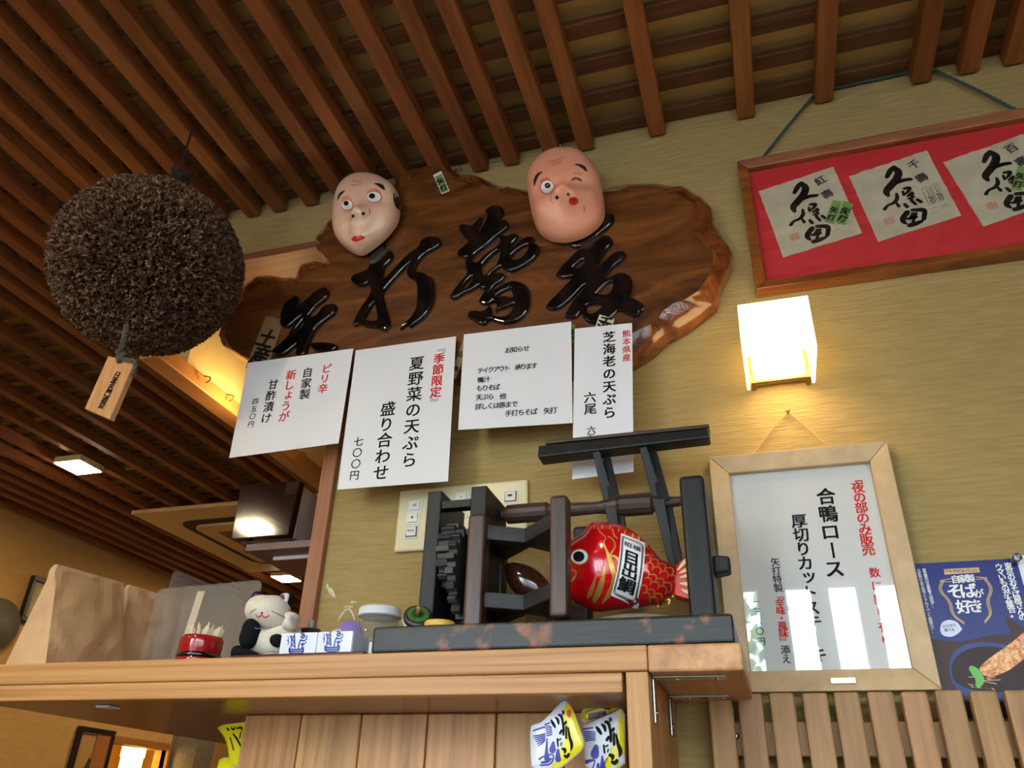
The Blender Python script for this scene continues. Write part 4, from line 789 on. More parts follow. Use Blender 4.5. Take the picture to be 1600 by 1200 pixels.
def gear(cx0, cx1, cy, cz, R, nt, parent, nm):
    V = []; prof = []
    for k in range(nt):
        for f, r in ((0, R*.86), (.22, R*.86), (.3, R), (.72, R), (.8, R*.86)):
            t = 2*math.pi*(k+f)/nt; prof.append((cy+r*math.cos(t), cz+r*math.sin(t)))
    g = prism([(cx0, a, b) for a, b in prof], (cx1-cx0, 0, 0)); o = mk(nm, g, grey_wood, parent, bevel=.0008, seg=1); return o
gz = P(712, 880, -.23).z; gcx = P(700, 870, -.22).x
gear(gcx+.002, bxB0-.006, -.17, gz, .066, 20, rl, 'gear_wheel'); gear(axA+.003, gcx-.001, -.165, P(700, 860, -.22).z+.006, .05, 15, rl, 'gear_wheel')
mk('gear_axle', tube([(axA, -.17, gz), (bxB0, -.17, gz)], .008, 12), brown_x, rl, smooth=True)
# winding frame standing upright: four bars around a vertical axis
M0 = P(825, 838, -.18); zt_, zb_ = P(825, 840, -.18).z, P(825, 944, -.18).z
Cx = P(746, 880, -.215).x; Dx = P(876, 860, -.248).x
for zz in (zt_, zb_): mk('winding_arm', join(*[bar((cx, cy, zz), (dx, dy, zz), .018, .021) for cx, cy, dx, dy in ((Cx, -.212, M0.x, -.18), (M0.x, -.18, 2*M0.x-Cx, -.104), (Dx, -.244, M0.x, -.18), (M0.x, -.18, 2*M0.x-Dx, -.116))]), grey_wood, rl, bevel=.0015)
for cx, cy, wv, zt2, zb2, ml in ((Cx, -.215, .026, P(746, 803, -.225).z, bzl, brown_wood), (Dx, -.249, .024, P(876, 773, -.26).z, P(876, 964, -.26).z, brown_wood), (2*M0.x-Cx, -.1, .024, P(876, 790, -.2).z, bzl+.01, black_wood), (2*M0.x-Dx, -.113, .022, P(846, 815, -.2).z, bzl+.01, black_wood)):
    mk('winding_bar', box(cx-wv/2, cx+wv/2, cy-.013, cy+.013, zb2, zt2), ml, rl, bevel=.005, seg=3)
# horizontal winding frame on an axle
ay = -.122; a0 = P(783, 803, ay); a1 = P(1064, 785, ay); az = (a0.z+a1.z)/2
ax0, ax1 = bxB1-.004, a1.x
rr = [(ax0, .008), (ax0+.012, .008), (ax0+.0125, .0145), (P(855, 798, ay).x, .0145), (P(860, 798, ay).x, .011), (P(935, 793, ay).x, .009), (P(965, 792, ay).x, .014), (P(970, 792, ay).x, .0165), (P(1018, 790, ay).x, .0165), (P(1022, 790, ay).x, .012), (P(1040, 790, ay).x, .008), (ax1+.004, .007)]
mk('axle', tube([(x, ay, az) for x, r in rr], [r for x, r in rr], 14), brown_x, rl, smooth=False)
tz = P(845, 712, ay).z; tx0, tx1 = P(844, 712, ay).x, P(1109, 682, ay).x
bm_ = mk('crossbeam', hexa([(tx0, ay-.017, tz-.010), (tx0, ay+.017, tz-.010), (tx0, ay+.013, tz+.012), (tx0, ay-.013, tz+.012)], [(tx1, ay-.015, tz-.004), (tx1, ay+.015, tz-.004), (tx1, ay+.012, tz+.014), (tx1, ay-.012, tz+.014)]), black_wood, rl, bevel=.003)
bm2 = mk('crossbeam', box(tx0+.01, tx1+.001, ay-.009, ay+.016, tz+.0155, tz+.021), brown_x, rl, bevel=.001)
for xa, xb in ((P(940, 716, ay).x, P(957, 800, ay).x), (P(1013, 708, ay).x, P(1033, 792, ay).x)):
    for s in (-1, 1):
        ya = ay+s*.010
        mk('spoke', bar((xa+s*.006, ya, tz-.008), (xb+s*.004+.002, ay-s*.006, az-.002), .011, .009, (0, 1, 0), .017, .011), black_wood, rl, bevel=.001)
        mk('spoke', bar((xb+s*.004+.002, ay+s*.006, az+.002), (xb+.016+s*.005, ay-s*.004, az-.095), .017, .011, (0, 1, 0), .010, .008), black_wood, rl, bevel=.001)
e0, e1 = P(1060, 743, -.2), P(1099, 741, -.2)
mk('end_post', box(e0.x, e1.x, -.2, -.1, bzl, e0.z), black_wood, rl, bevel=.006, seg=3)
p0, p1 = P(1110, 888, -.15), P(1142, 886, -.15)
mk('peg', hexa([(e1.x, -.165, p0.z-.011), (e1.x, -.135, p0.z-.011), (e1.x, -.135, p0.z+.014), (e1.x, -.165, p0.z+.014)], [(p1.x, -.162, p0.z-.008), (p1.x, -.138, p0.z-.008), (p1.x, -.138, p0.z+.012), (p1.x, -.162, p0.z+.012)]), black_wood, rl, bevel=.003)
# weaving shuttle propped inside the winding frame
t0, t1 = P(791, 884, -.155), P(872, 948, -.150)
L = [t0.lerp(t1, k/12) for k in range(13)]
tag(mk('weaving_shuttle', tube(L, [.004+.0185*math.sin(math.pi*(k/12)**.8*.97+.03) for k in range(13)], 14), tex('shuttle_wood', [(.3, srgb(28, 14, 10)), (.7, srgb(66, 34, 22))], scale=(3, 3, 3), nscale=6, rough=.15, coat=.6), smooth=True), 'shiny dark pointed shuttle leaning inside the upright winding frame', 'shuttle')
c = P(800, 877, -.15); d0 = P(845, 890, -.12)
tag(mk('wood_block', bar((d0.x-.02, -.106, bzl), (d0.x+.014, -.106, d0.z+.012), .012, .03), cedar_z, bevel=.002), 'pale wooden offcut standing behind the shuttle', 'block')
# ================================================================== red sea bream
Fh = crop(860, 780, 5.333); fy = -.165
fish_o = [(60, 520), (90, 440), (150, 385), (200, 350), (270, 310), (330, 220), (370, 200), (470, 205), (540, 210), (640, 240), (750, 310), (830, 390), (900, 480), (960, 530), (1010, 552), (1060, 590), (1070, 650), (1060, 720), (1040, 780), (1000, 800), (960, 850), (920, 885), (840, 880), (740, 900), (560, 915), (420, 938), (340, 930), (270, 900), (180, 850), (110, 760), (70, 640)]
fo = [P(*p, fy) for p in Fh(smooth_loop(fish_o, 1))]
red_paint = mat('fish_red', srgb(190, 8, 18), .16, coat=.6, bump=.06, bscale=90); gold_paint = mat('fish_gold', srgb(190, 150, 70), .3, metal=.5)
fs = thing('sea_bream', 'glossy red papier-mache sea bream with gold scales and a white label', 'figurine', (-.23, fy, min(p.z for p in fo)))
FSH = Puff(fo, fy, .052, .5, (), .1)
mk('body', FSH.mesh(16, back=.9), red_paint, fs, smooth=True)
def onf(pts, S, cc):
    """pixels -> x,z on the swollen front of S (a few refinement steps along the view ray)"""
    out = []
    for p in cc([q_[:2] for q_ in pts]):
        w_ = P(*p, S.y-S.H*.8)
        for _ in range(6): w_ = P(*p, S.y-S.h(w_.x, w_.z))
        out.append((w_.x, w_.z))
    return out
def fstroke(nm, pts, m, S, cc, k, parent, e=.0006):
    ww = onf(pts, S, cc); mkflat(nm, S.stroke([(a, b, p[2]*k) for (a, b), p in zip(ww, pts)], e), m, parent, smooth=True)
def fell(nm, x, y, rx, ry, m, S, cc, parent, e=.0006): mkflat(nm, S.patch(onf([(x+rx*math.cos(t), y+ry*math.sin(t)) for t in [2*math.pi*i/22 for i in range(22)]], S, cc), e), m, parent, smooth=True)
kf = .00098/5.333
fell('eye_ring', 243, 480, 76, 68, gold_paint, FSH, Fh, fs, .0005); fell('eye', 243, 480, 68, 60, eyew, FSH, Fh, fs, .0009); fell('pupil', 238, 480, 48, 44, ink, FSH, Fh, fs, .0013)
for s in ([(395, 235, 6), (420, 285, 12), (470, 320, 10), (440, 360, 12), (470, 430, 14), (490, 480, 30), (510, 560, 36), (540, 650, 34), (520, 740, 38), (470, 820, 20), (430, 865, 6)], [(380, 640, 6), (360, 720, 26), (330, 790, 34), (310, 820, 14)], [(455, 560, 6), (440, 660, 30), (410, 760, 44), (365, 845, 28)], [(165, 592, 10), (205, 590, 12), (220, 620, 14), (195, 665, 22), (165, 690, 14)],
          [(500, 460, 8), (530, 420, 14), (545, 380, 12), (520, 330, 10), (480, 310, 8)], [(500, 470, 10), (550, 480, 20), (580, 530, 18)], [(520, 250, 12), (528, 300, 14), (560, 330, 8)]): fstroke('gold_line', s, gold_paint, FSH, Fh, kf, fs)
for x, y in ((370, 228), (436, 230), (500, 232), (572, 252), (625, 276), (690, 300), (740, 326), (800, 380)): fstroke('gold_dash', [(x, y-14, 12), (x-4, y+14, 14)], gold_paint, FSH, Fh, kf, fs)
for r in range(6):
    for c_ in range(5):
        x = 820+c_*62-r*8+(r % 2)*28; y = 480+r*62+c_*34
        if x > 1035 or x < 770 or y > 850 or (x < 800 and y < 520): continue
        fstroke('gold_scale', [(x-34, y-8, 7), (x+6, y-12, 9), (x+22, y+14, 9), (x+10, y+46, 7)], gold_paint, FSH, Fh, kf, fs)
# tail fan
tl = [P(*p, fy-.012) for p in Fh([(1030, 560), (1090, 500), (1150, 440), (1190, 430), (1180, 560), (1175, 700), (1200, 850), (1150, 840), (1060, 812), (1020, 800)])]
mk('tail', prism(tl, (0, .024, 0)), red_paint, fs, bevel=.006, seg=3)
for s in ([(1060, 590, 6), (1100, 540, 26), (1140, 500, 30)], [(1075, 615, 6), (1110, 600, 26), (1150, 580, 30)], [(1080, 650, 6), (1120, 640, 22), (1160, 632, 28)], [(1080, 700, 6), (1120, 705, 26), (1165, 706, 30)], [(1090, 750, 6), (1120, 765, 22), (1165, 780, 26)]):
    ww = [(P(*p, fy-.0126).x, P(*p, fy-.0126).z) for p in Fh([q_[:2] for q_ in s])]; mkflat('tail_ray', on_plane(ribbon([(a, b, p[2]*kf) for (a, b), p in zip(ww, s)]), fy-.012, .0006), mat('ray_cream', srgb(220, 200, 140), .3), fs)
# label on its side
lab = [(590, 285), (790, 365), (715, 890), (505, 805)]
mk4 = [[bil([(590, 285), (792, 365), (715, 890), (505, 805)], i/8, j/14) for i in range(9)] for j in range(15)]
W2 = [onf([(p[0]+18*math.sin(math.pi*j/14), p[1]) for p in row], FSH, Fh) for j, row in enumerate(mk4)]
lo_ = mkflat('label', ([FSH.pt(*p, .0010) for row in W2 for p in row], [(j*9+i, j*9+i+1, j*9+i+10, j*9+i+9) for j in range(14) for i in range(8)]), white_paper, fs, smooth=True)
def onlab(u, v):
    p = bil(lab, u, v); return onf([(p[0]+18*math.sin(math.pi*v), p[1])], FSH, Fh)[0]
g = []
for ch, v, sz in (('目', .33, 1.0), ('出', .54, 1.0), ('鯛', .77, 1.0)):
    vs, fc = glyph2d(ch, 0, 0, 1, 0, False, .07); V = []
    for a, b, k in vs: x, z_ = onlab(.5+a*.62*sz, v-b*.215); V.append(FSH.pt(x, z_, .0028+k*.00003))
    g.append((V, fc))
for ch, u in (('招', .32), ('福', .68)):
    vs, fc = glyph2d(ch, 0, 0, 1, 0, False, .05); V = []
    for a, b, k in vs: x, z_ = onlab(u+a*.3, .14-b*.07); V.append(FSH.pt(x, z_, .0028+k*.00003))
    g.append((V, fc))
mkflat('lettering', join(*g), ink, lo_)
for u0, u1, v0, v1, wd in ((.07, .93, .04, .96, .0012), (.11, .89, .06, .94, .0006)):
    pts = [(u0, v0), ((u0+u1)/2, v0), (u1, v0)]+[(u1, v0+(v1-v0)*k/8) for k in range(1, 9)]+[((u0+u1)/2, v1), (u0, v1)]+[(u0, v1-(v1-v0)*k/8) for k in range(1, 9)]
    ww = [onlab(*p) for p in pts]; mkflat('border', FSH.stroke([(*p, wd) for p in ww], .0016), mat('ink_soft', srgb(58, 50, 62), .8), lo_)
# cushion under it
cz = bzl; cu = []
cxm, cw = P(1000, 950, fy).x, .068
tag(mk('cushion', lathe((cxm, fy, cz+.0005), [(.02, 0), (cw, .001), (cw+.004, .005), (cw, .010), (.05, .014), (.01, .014)], 30), mat('cushion_cloth', srgb(112, 108, 92), .9, bump=.5, bscale=300), smooth=True), 'flat grey-green cloth pad under the red sea bream', 'cushion')
# ================================================================== little things on the shelf
def deckpt(px, py, y): return P(px, py, y)
dz = DZ+.0004
# kraft bags
kraft = tex('kraft_paper', [(.3, srgb(186, 148, 106)), (.7, srgb(204, 166, 124))], scale=(1, 1, 1), nscale=14, detail=6, rough=.6, spec=.35, bump=.25, bdist=.002)
from mathutils import noise as mnoise
def crumple(p, s):
    q_ = Vector((p.x, p.y, p.z))*16+Vector((s*7.3, s*3.1, 0)); return .011*(.5-abs(mnoise.noise(q_)))*.7+.004*mnoise.noise(q_*2.3)-.002
def bag(label, f0, top0, top1, back_y, wx, seed, bulge):
    """bag standing with its wide face towards +x: front-bottom corner f0, folded top edge top0-top1"""
    rnd_ = random.Random(seed); x1 = f0[0]; x0 = x1-wx; y0 = f0[1]; y1 = back_y
    V, Fc = [], []; N, Mv = 18, 22
    def ring(v):
        pts = []
        tp0, tp1 = Vector(top0), Vector(top1)
        def L_(b, t): return Vector(b).lerp(Vector(t), v)
        t0_ = tp0; t1_ = tp1
        corners = [L_((x0, y0, dz), t0_+Vector((-.004, 0, 0))), L_((x1, y0, dz), t0_+Vector((.004, 0, 0))), L_((x1, y1, dz), t1_+Vector((.004, 0, 0))), L_((x0, y1, dz), t1_+Vector((-.004, 0, 0)))]
        mids = {0: .8, 2: .8}
        for s in range(4):
            a, b = corners[s], corners[(s+1) % 4]
            for i in range(N):
                t = i/N; p = a.lerp(b, t); n_ = Vector(((b-a).y, -(b-a).x, 0)); n_ = n_.normalized() if n_.length > 1e-6 else Vector((0, 0, 0))
                amt = math.sin(math.pi*t)*math.sin(math.pi*min(1, v*1.1))
                p = p+n_*(bulge*amt if s in (1, 3) else -.35*bulge*amt)+n_*crumple(p, seed)*(1 if 0 < v < 1 else .1)*min(1, 4*math.sin(math.pi*t))
                pts.append(p)
        return pts
    R_ = [ring(j/Mv) for j in range(Mv+1)]; K = 4*N
    V = [p for r_ in R_ for p in r_]; Fc = [(j*K+i, j*K+(i+1) % K, (j+1)*K+(i+1) % K, (j+1)*K+i) for j in range(Mv) for i in range(K)]+[tuple(range(K)), tuple(range(Mv*K, Mv*K+K))]
    return tag(mk('paper_bag', (V, Fc), kraft), label, 'paper bag', 'paper bags on the shelf')
t0 = P(88, 882, -.245); t1 = P(191, 911, -.105); f0 = P(71, 1038, -.262)
bag('larger crumpled brown paper bag at the outer end of the shelf', (f0.x, -.262), t0, t1, -.1, .075, 3, .010)
f1 = P(197, 1034, -.07); t2 = P(201, 914, -.075); t3 = P(300, 945, .06)
bag('smaller brown paper bag standing behind the larger one', (f1.x, -.09), t2, t3, .07, .07, 5, .008)
# acrylic sheets
acr = glass_mat('acrylic', (.93, .91, .87), 1.45, .08, .10)
def plate(label, pts_px, ys):
    c = [P(*p, y) for p, y in zip(pts_px, ys)]; tl, tr_ = c; bl, br = Vector((tl.x, tl.y, dz)), Vector((tr_.x, tr_.y, dz)); nrm = (tr_-tl).cross(Vector((0, 0, 1))).normalized()*.002
    r = .012; d = (tr_-tl).normalized(); top = []
    for cc, a0 in ((tl, 1), (tr_, -1)):
        arc = [cc+d*a0*(r-r*math.cos(t)) - Vector((0, 0, r-r*math.sin(t))) for t in (0, .4, .8, 1.2, math.pi/2)]
        top += arc if a0 == 1 else arc[::-1]
    return tag(mk('acrylic_sheet', prism([bl]+top+[br], nrm), acr), label, 'sheet', 'clear sheets on the shelf')
ac1 = plate('clear acrylic sheet turned edge-on behind the toothpick holder', [(271, 889), (392, 942)], [-.08, .12])
ac2 = plate('clear acrylic sheet facing out behind the lucky cat', [(247, 921), (411, 906)], [-.045, -.045])
tp = [P(*p, -.0475) for p in ((309, 924), (320, 923.5), (296, 1002), (284, 1002))]
mk('tape_strip', prism([tp[0], tp[1], tp[2], tp[3]], (0, .0004, 0)), mat('tape', srgb(196, 180, 156), .7), ac2)
# toothpick holder on a small tray
tc = P(316, 1000, -.18); lac = mat('red_lacquer', srgb(150, 22, 26), .15, coat=.6)
tray = tag(mk('small_tray', box(P(253, 1030, -.215).x, P(345, 1030, -.215).x, -.222, -.13, dz, dz+.006), mat('tray_maroon', srgb(74, 24, 24), .3), bevel=.002), 'small dark red tray under the toothpick holder', 'tray')
th = thing('toothpick_holder', 'red lacquer toothpick pot with a black belt', 'toothpick holder', (tc.x, -.18, dz+.0064))
z0 = dz+.0066; ztop = P(316, 990, -.208).z; hgt = ztop-z0; R_ = (P(346, 1000, -.18).x-P(288, 1000, -.18).x)/2*.97
mk('pot', lathe((tc.x, -.18, z0), [(R_*.93, 0), (R_*.98, hgt*.12), (R_*.98, hgt*.2), (R_*.9, hgt*.3), (R_*.9, hgt*.38), (R_*.97, hgt*.5), (R_*.99, hgt*.9), (R_*.95, hgt), (R_*.86, hgt), (R_*.84, hgt*.6), (.001, hgt*.55)], 36), lac, th, smooth=True)
mk('black_belt', lathe((tc.x, -.18, z0+hgt*.2), [(R_*.95, 0), (R_*1.02, hgt*.06), (R_*1.03, hgt*.14), (R_*.96, hgt*.2)], 36), lacquer, th, smooth=True)
pick = mat('toothpick_wood', srgb(232, 214, 184), .7)
V0 = None
for k in range(34):
    a = random.random()*6.28; r = R_*.78*math.sqrt(random.random()); lean = random.uniform(.02, .10); b = Vector((tc.x+r*.7*math.cos(a), -.18+r*.7*math.sin(a), z0+hgt*.56)); e = Vector((tc.x+r*1.12*math.cos(a)+.004, -.18+r*1.1*math.sin(a), z0+hgt+.016+random.uniform(-.002, .004)))
    mk('toothpick', tube([b, e-(e-b)*.12, e], [.0013, .0012, .0004], 5), pick, th)
# porcelain boxes on a tray
por = mat('porcelain', srgb(222, 228, 238), .12, coat=.5); blue = mat('cobalt_print', srgb(46, 72, 160), .25)
x0, x1 = P(372, 1022, -.245).x, P(576, 1018, -.245).x
tag(mk('serving_tray', box(x0, x1, -.258, -.15, dz, dz+.005), mat('tray_maroon', srgb(74, 24, 24), .3), bevel=.002), 'flat maroon tray under the two porcelain boxes', 'tray')
def cup(xa, xb, ztop, label, k):
    c = thing('porcelain_box', label, 'cup', ((xa+xb)/2, -.22, dz+.0053), 'porcelain boxes with blue bamboo')
    w_, t = xb-xa, .003; ya, yb = -.25, -.25+(xb-xa)
    z0 = dz+.0053
    mk('box_wall', join(box(xa, xb, ya, ya+t, z0, ztop), box(xa, xb, yb-t, yb, z0, ztop), box(xa, xa+t, ya+t, yb-t, z0, ztop), box(xb-t, xb, ya+t, yb-t, z0, ztop), box(xa+t, xb-t, ya+t, yb-t, z0, z0+t)), por, c, bevel=.0012)
    Kc = crop(350, 900, 6.4); ox = [0, 358][k]; oy = [0, -20][k]
    def st(pts, wd): return ribbon([(P(*p, ya).x, P(*p, ya).z, wd*.00098/6.4*1.5) for p in Kc([(a+ox, b+oy) for a, b in pts])])
    g = [st([(655, 720), (650, 770), (720, 778), (795, 770), (795, 715)], 8), st([(652, 730), (720, 738), (795, 728)], 7), st([(652, 750), (720, 757), (795, 748)], 6)]
    for x in range(665, 796, 18): g.append(st([(x, 728), (x, 772)], 5))
    g += [st([(668, 600), (680, 640), (670, 715)], 9), st([(705, 580), (708, 640), (710, 715)], 9), st([(668, 610), (700, 600), (685, 640), (705, 660), (680, 690), (700, 705)], 7), st([(640, 600), (650, 640), (640, 690)], 5), st([(632, 640), (648, 660)], 5)]
    g += [st([(745, 720), (755, 660), (775, 640)], 9), st([(775, 575), (800, 580), (810, 610), (780, 625), (770, 600), (795, 595)], 10), st([(765, 640), (800, 650), (825, 635), (828, 600)], 8), st([(770, 680), (800, 690), (820, 660)], 7), st([(780, 720), (790, 670)], 9)]
    for q_ in g: mkflat('bamboo_print', on_plane(q_, ya, .0003), blue, c)
    return c
xa = P(437, 1010, -.25).x; xb = P(493.5, 1008, -.25).x; zc1 = P(465, 988.5, -.25).z
xc, xd = P(494.5, 1008, -.25).x, P(549.5, 1004, -.25).x
cup(xa, xb, zc1, 'white porcelain box with blue bamboo print beside the lucky cat', 0); cup(xc, xd, zc1, 'white porcelain box with blue bamboo print beside the reeler base', 1)
# small lidded pot, egg doll, jar, spinning top, yellow disc
c = P(484, 992, -.13); pt_ = thing('lidded_pot', 'small dark pot with a glass knob behind the porcelain boxes', 'pot', (c.x, -.13, dz))
zt2 = P(484, 984, -.13).z
mk('pot_body', lathe((c.x, -.13, dz), [(.012, 0), (.016, .004), (.018, (zt2-dz)*.5), (.016, zt2-dz)], 20), mat('pot_dark', srgb(52, 40, 40), .3), pt_, smooth=True); mk('knob', ellipsoid((c.x, -.13, zt2+.007), .0055, .0055, .0085, 14, 10), mat('knob_grey', srgb(150, 146, 138), .2), pt_, smooth=True)
c = P(547, 985, -.12); ed = thing('egg_doll', 'purple and green egg-shaped doll on a strap behind the porcelain boxes', 'figurine', (c.x, -.12, dz))
er = .026; ztop = P(543, 966, -.135).z; ecz = (ztop+dz)/2
mk('egg', ellipsoid((c.x, -.12, ecz), .026, .024, (ztop-dz)/2, 26, 18), mat('egg_purple', srgb(138, 116, 190), .3), ed, smooth=True)
mk('face', ellipsoid((c.x-.011, -.137, ecz+.014), .012, .009, .009, 18, 12), mat('egg_face', srgb(236, 206, 172), .4), ed, smooth=True)
mk('leaf_bib', ellipsoid((c.x-.013, -.140, ecz+.004), .014, .008, .007, 18, 12), mat('egg_green', srgb(104, 200, 40), .4), ed, smooth=True)
lp = [P(*p, -.12) for p in crop(340, 880, 4)([(752, 368), (775, 325), (800, 292), (825, 288), (845, 315), (858, 360)])]
mk('strap', tube([Vector(p) for p in lp], .0016, 6), mat('strap_clear', srgb(200, 196, 186), .3), ed, smooth=True)
c = P(591, 985, -.10); R_ = (P(624, 975, -.1).x-P(560, 975, -.1).x)/2*.98; zl1 = P(591, 952, -.1).z; zl0 = zl1-.0135
jr = thing('glass_jar', 'small clear glass jar with a white metal lid', 'jar', (c.x, -.1, dz))
mk('jar_glass', lathe((c.x, -.1, dz), [(R_*.9, 0), (R_, .004), (R_*1.02, (zl0-dz)*.6), (R_*.9, (zl0-dz)*.9), (R_*.86, zl0-dz-.001)], 32), glass_mat('jar_glass', (.72, .76, .72), 1.5, .02, .12), jr, smooth=True)
mk('jar_lid', lathe((c.x, -.1, zl0), [(R_*.93, 0), (R_*.99, .001), (R_*.99, .003), (R_*.96, .004), (R_*.97, (zl1-zl0)*.8), (R_*.92, zl1-zl0), (R_*.2, zl1-zl0-.0005)], 32), mat('lid_white', srgb(214, 218, 222), .3, bump=.1), jr, smooth=True)
mk('jar_label', lathe((c.x, -.1, dz+.004), [(R_*1.03, 0), (R_*1.035, (zl0-dz)*.45)], 32), white_paper, jr, smooth=True)
c = P(651, 968, -.225); ax = Vector((.35, -.72, .55)).normalized()
stp = thing('spinning_top', 'wooden spinning top with a green ring and wound string', 'spinning top', (c.x, -.21, bzl))
c = Vector((c.x, -.222, bzl+.0205))
mk('disc', lathe(c, [(.002, -.016), (.012, -.013), (.0195, -.004), (.0195, .002), (.017, .004), (.003, .0042)], 28, ax), mat('top_dark', srgb(44, 40, 42), .4), stp, smooth=False)
mk('green_ring', lathe(c+ax*.0042, [(.0145, 0), (.0145, .0006), (.0085, .0006), (.0085, 0)], 28, ax), mat('top_green', srgb(62, 104, 44), .5), stp)
mk('stem', lathe(c+ax*.004, [(.0036, 0), (.0032, .012), (.002, .0135)], 14, ax), mat('top_wood', srgb(150, 112, 74), .5), stp, smooth=True)
mk('string', lathe(c-ax*.012, [(.011, -.003), (.0185, 0), (.0205, .004), (.0200, .008), (.017, .008)], 26, ax), mat('string_white', srgb(206, 202, 196), .9, bump=.9, bscale=400), stp, smooth=True)
c = P(687, 980, -.235)
tag(mk('wooden_disc', lathe((c.x, -.235, bzl), [(.019, 0), (.0205, .002), (.0205, .007), (.019, .009), (.002, .009)], 28), mat('disc_yellow', srgb(206, 166, 70), .4)), 'flat yellow wooden disc lying on the reeler base', 'disc')
# ================================================================== plush lucky cat
Kc = crop(350, 900, 6.4); cy_ = -.175
plush = tex('plush_white', [(.3, srgb(206, 196, 178)), (.7, srgb(224, 216, 200))], nscale=40, detail=6, rough=.95, spec=.1, bump=.4, bdist=.001); plush_b = mat('plush_black', srgb(26, 26, 28), .95, spec=.1, bump=.5, bscale=250); purple = mat('plush_purple', srgb(116, 52, 116), .9)
ct = thing('lucky_cat', 'white plush beckoning cat with black patches and closed smiling eyes', 'plush toy', (P(425, 1020, cy_).x, cy_, dz))
kc = .00103/6.4
def cp(pts, yc, H, m, nm, pw=.5, fl=0, back=.8):
    S = Puff([P(*p, yc) for p in Kc(smooth_loop(pts, 2))], yc, H, pw, (), fl); mk(nm, S.mesh(12, back), m, ct, smooth=True); return S
BODY = cp([(360, 520), (480, 545), (600, 520), (700, 480), (760, 520), (770, 640), (760, 790), (600, 840), (300, 840), (200, 800), (240, 700), (310, 600)], cy_, .034, plush, 'body')
HEAD = cp([(400, 195), (480, 205), (560, 200), (630, 230), (650, 330), (640, 430), (590, 500), (520, 535), (430, 540), (330, 510), (260, 450), (245, 390), (260, 310), (310, 240)], cy_-.012, .036, plush, 'head')
cp([(280, 260), (285, 200), (320, 155), (380, 155), (430, 195), (400, 215), (330, 230)], cy_-.006, .010, plush_b, 'ear'); cp([(280, 255), (290, 205), (320, 165), (345, 185), (395, 200), (340, 215)], cy_-.0165, .004, purple, 'inner_ear')
cp([(545, 205), (590, 165), (650, 155), (700, 170), (695, 240), (660, 320), (635, 280), (625, 235)], cy_-.006, .010, plush_b, 'ear'); cp([(548, 205), (600, 170), (655, 172), (650, 220), (630, 275), (585, 240)], cy_-.0165, .004, plush, 'inner_ear'); cp([(548, 205), (600, 175), (610, 225), (585, 242)], cy_-.0205, .003, purple, 'inner_ear')
cp([(230, 470), (270, 425), (320, 430), (355, 490), (350, 580), (310, 680), (250, 735), (180, 720), (170, 650), (210, 560)], cy_-.035, .018, plush_b, 'arm')
cp([(630, 370), (680, 355), (740, 380), (755, 420), (720, 460), (715, 540), (660, 560), (590, 540), (620, 470), (650, 440)], cy_-.02, .016, plush, 'arm')
cp([(470, 630), (500, 590), (560, 575), (590, 620), (580, 700), (520, 720), (475, 690)], cy_-.034, .012, plush_b, 'patch')
cp([(80, 800), (100, 720), (170, 690), (240, 730), (330, 760), (380, 800), (300, 830), (100, 835)], cy_-.035, .018, plush_b, 'foot'); cp([(390, 800), (440, 765), (540, 750), (600, 790), (560, 835), (420, 835)], cy_-.03, .014, mat('plush_grey', srgb(150, 150, 150), .95), 'foot')
fell('cheek', 545, 460, 50, 46, mat('cheek_pink', srgb(224, 140, 120), .9), HEAD, Kc, ct); fell('nose', 382, 370, 14, 11, mat('cat_red', srgb(186, 30, 64), .6), HEAD, Kc, ct)
cr_ = mat('cat_red', srgb(186, 30, 64), .6); navy = mat('cat_navy', srgb(40, 40, 92), .6)
for s in ([(260, 380, 5), (290, 350, 7), (322, 332, 5)], [(478, 350, 5), (520, 375, 7), (568, 402, 5)]): fstroke('closed_eye', s, navy, HEAD, Kc, kc, ct)
for s in ([(320, 385, 8), (335, 412, 9), (365, 408, 9), (380, 385, 8)], [(380, 385, 8), (400, 415, 9), (430, 415, 9), (448, 395, 8)]): fstroke('mouth', s, cr_, HEAD, Kc, kc, ct)
fstroke('collar', [(360, 545, 7), (440, 552, 8), (540, 535, 7)], mat('collar_purple', srgb(120, 92, 168), .7), BODY, Kc, kc, ct, .016)
for s in ([(655, 410, 5), (668, 385, 6)], [(672, 425, 5), (688, 390, 6)]): mkflat('claw', on_plane(ribbon([(P(*p, cy_-.037).x, P(*p, cy_-.037).z, q_[2]*kc) for p, q_ in zip(Kc([v[:2] for v in s]), s)]), cy_-.0365, .0005), purple, ct)
# ================================================================== pickle packets in the cabinet
pk_white = mat('packet_white', srgb(214, 218, 228), .25, coat=.4); pk_yel = mat('packet_yellow', srgb(226, 214, 20), .25, coat=.4); pblue = mat('packet_blue', srgb(48, 48, 150), .4)
Qc = crop(820, 1080, 9.412)
def packet(label, outl, yc, split, strokes, bl, H=.006, dot=None, y2=None):
    S = Puff([P(*p, yc) for p in Qc(smooth_loop(outl, 1))], yc, H, .4, (), .3)
    t_ = thing('pickle_packet', label, 'packet', (S.c[0], yc, min(p[1] for p in S.o)), 'smoked radish packets')
    mk('pouch', S.mesh(8, 1.0), pk_white, t_, smooth=True)
    if split: mkflat('yellow_panel', S.patch(smooth_loop(onf(split, S, Qc), 1), .0004, 8), pk_yel, t_, smooth=True)
    for s in strokes: fstroke('lettering', s, ink, S, Qc, .00112/9.412, t_, .0010)
    for s in bl: fstroke('blue_drawing', s, pblue, S, Qc, .00112/9.412, t_, .0008)
    if dot: fell('red_dot', *dot, mat('packet_dot', srgb(214, 60, 50), .4), S, Qc, t_, .0010)
    return t_
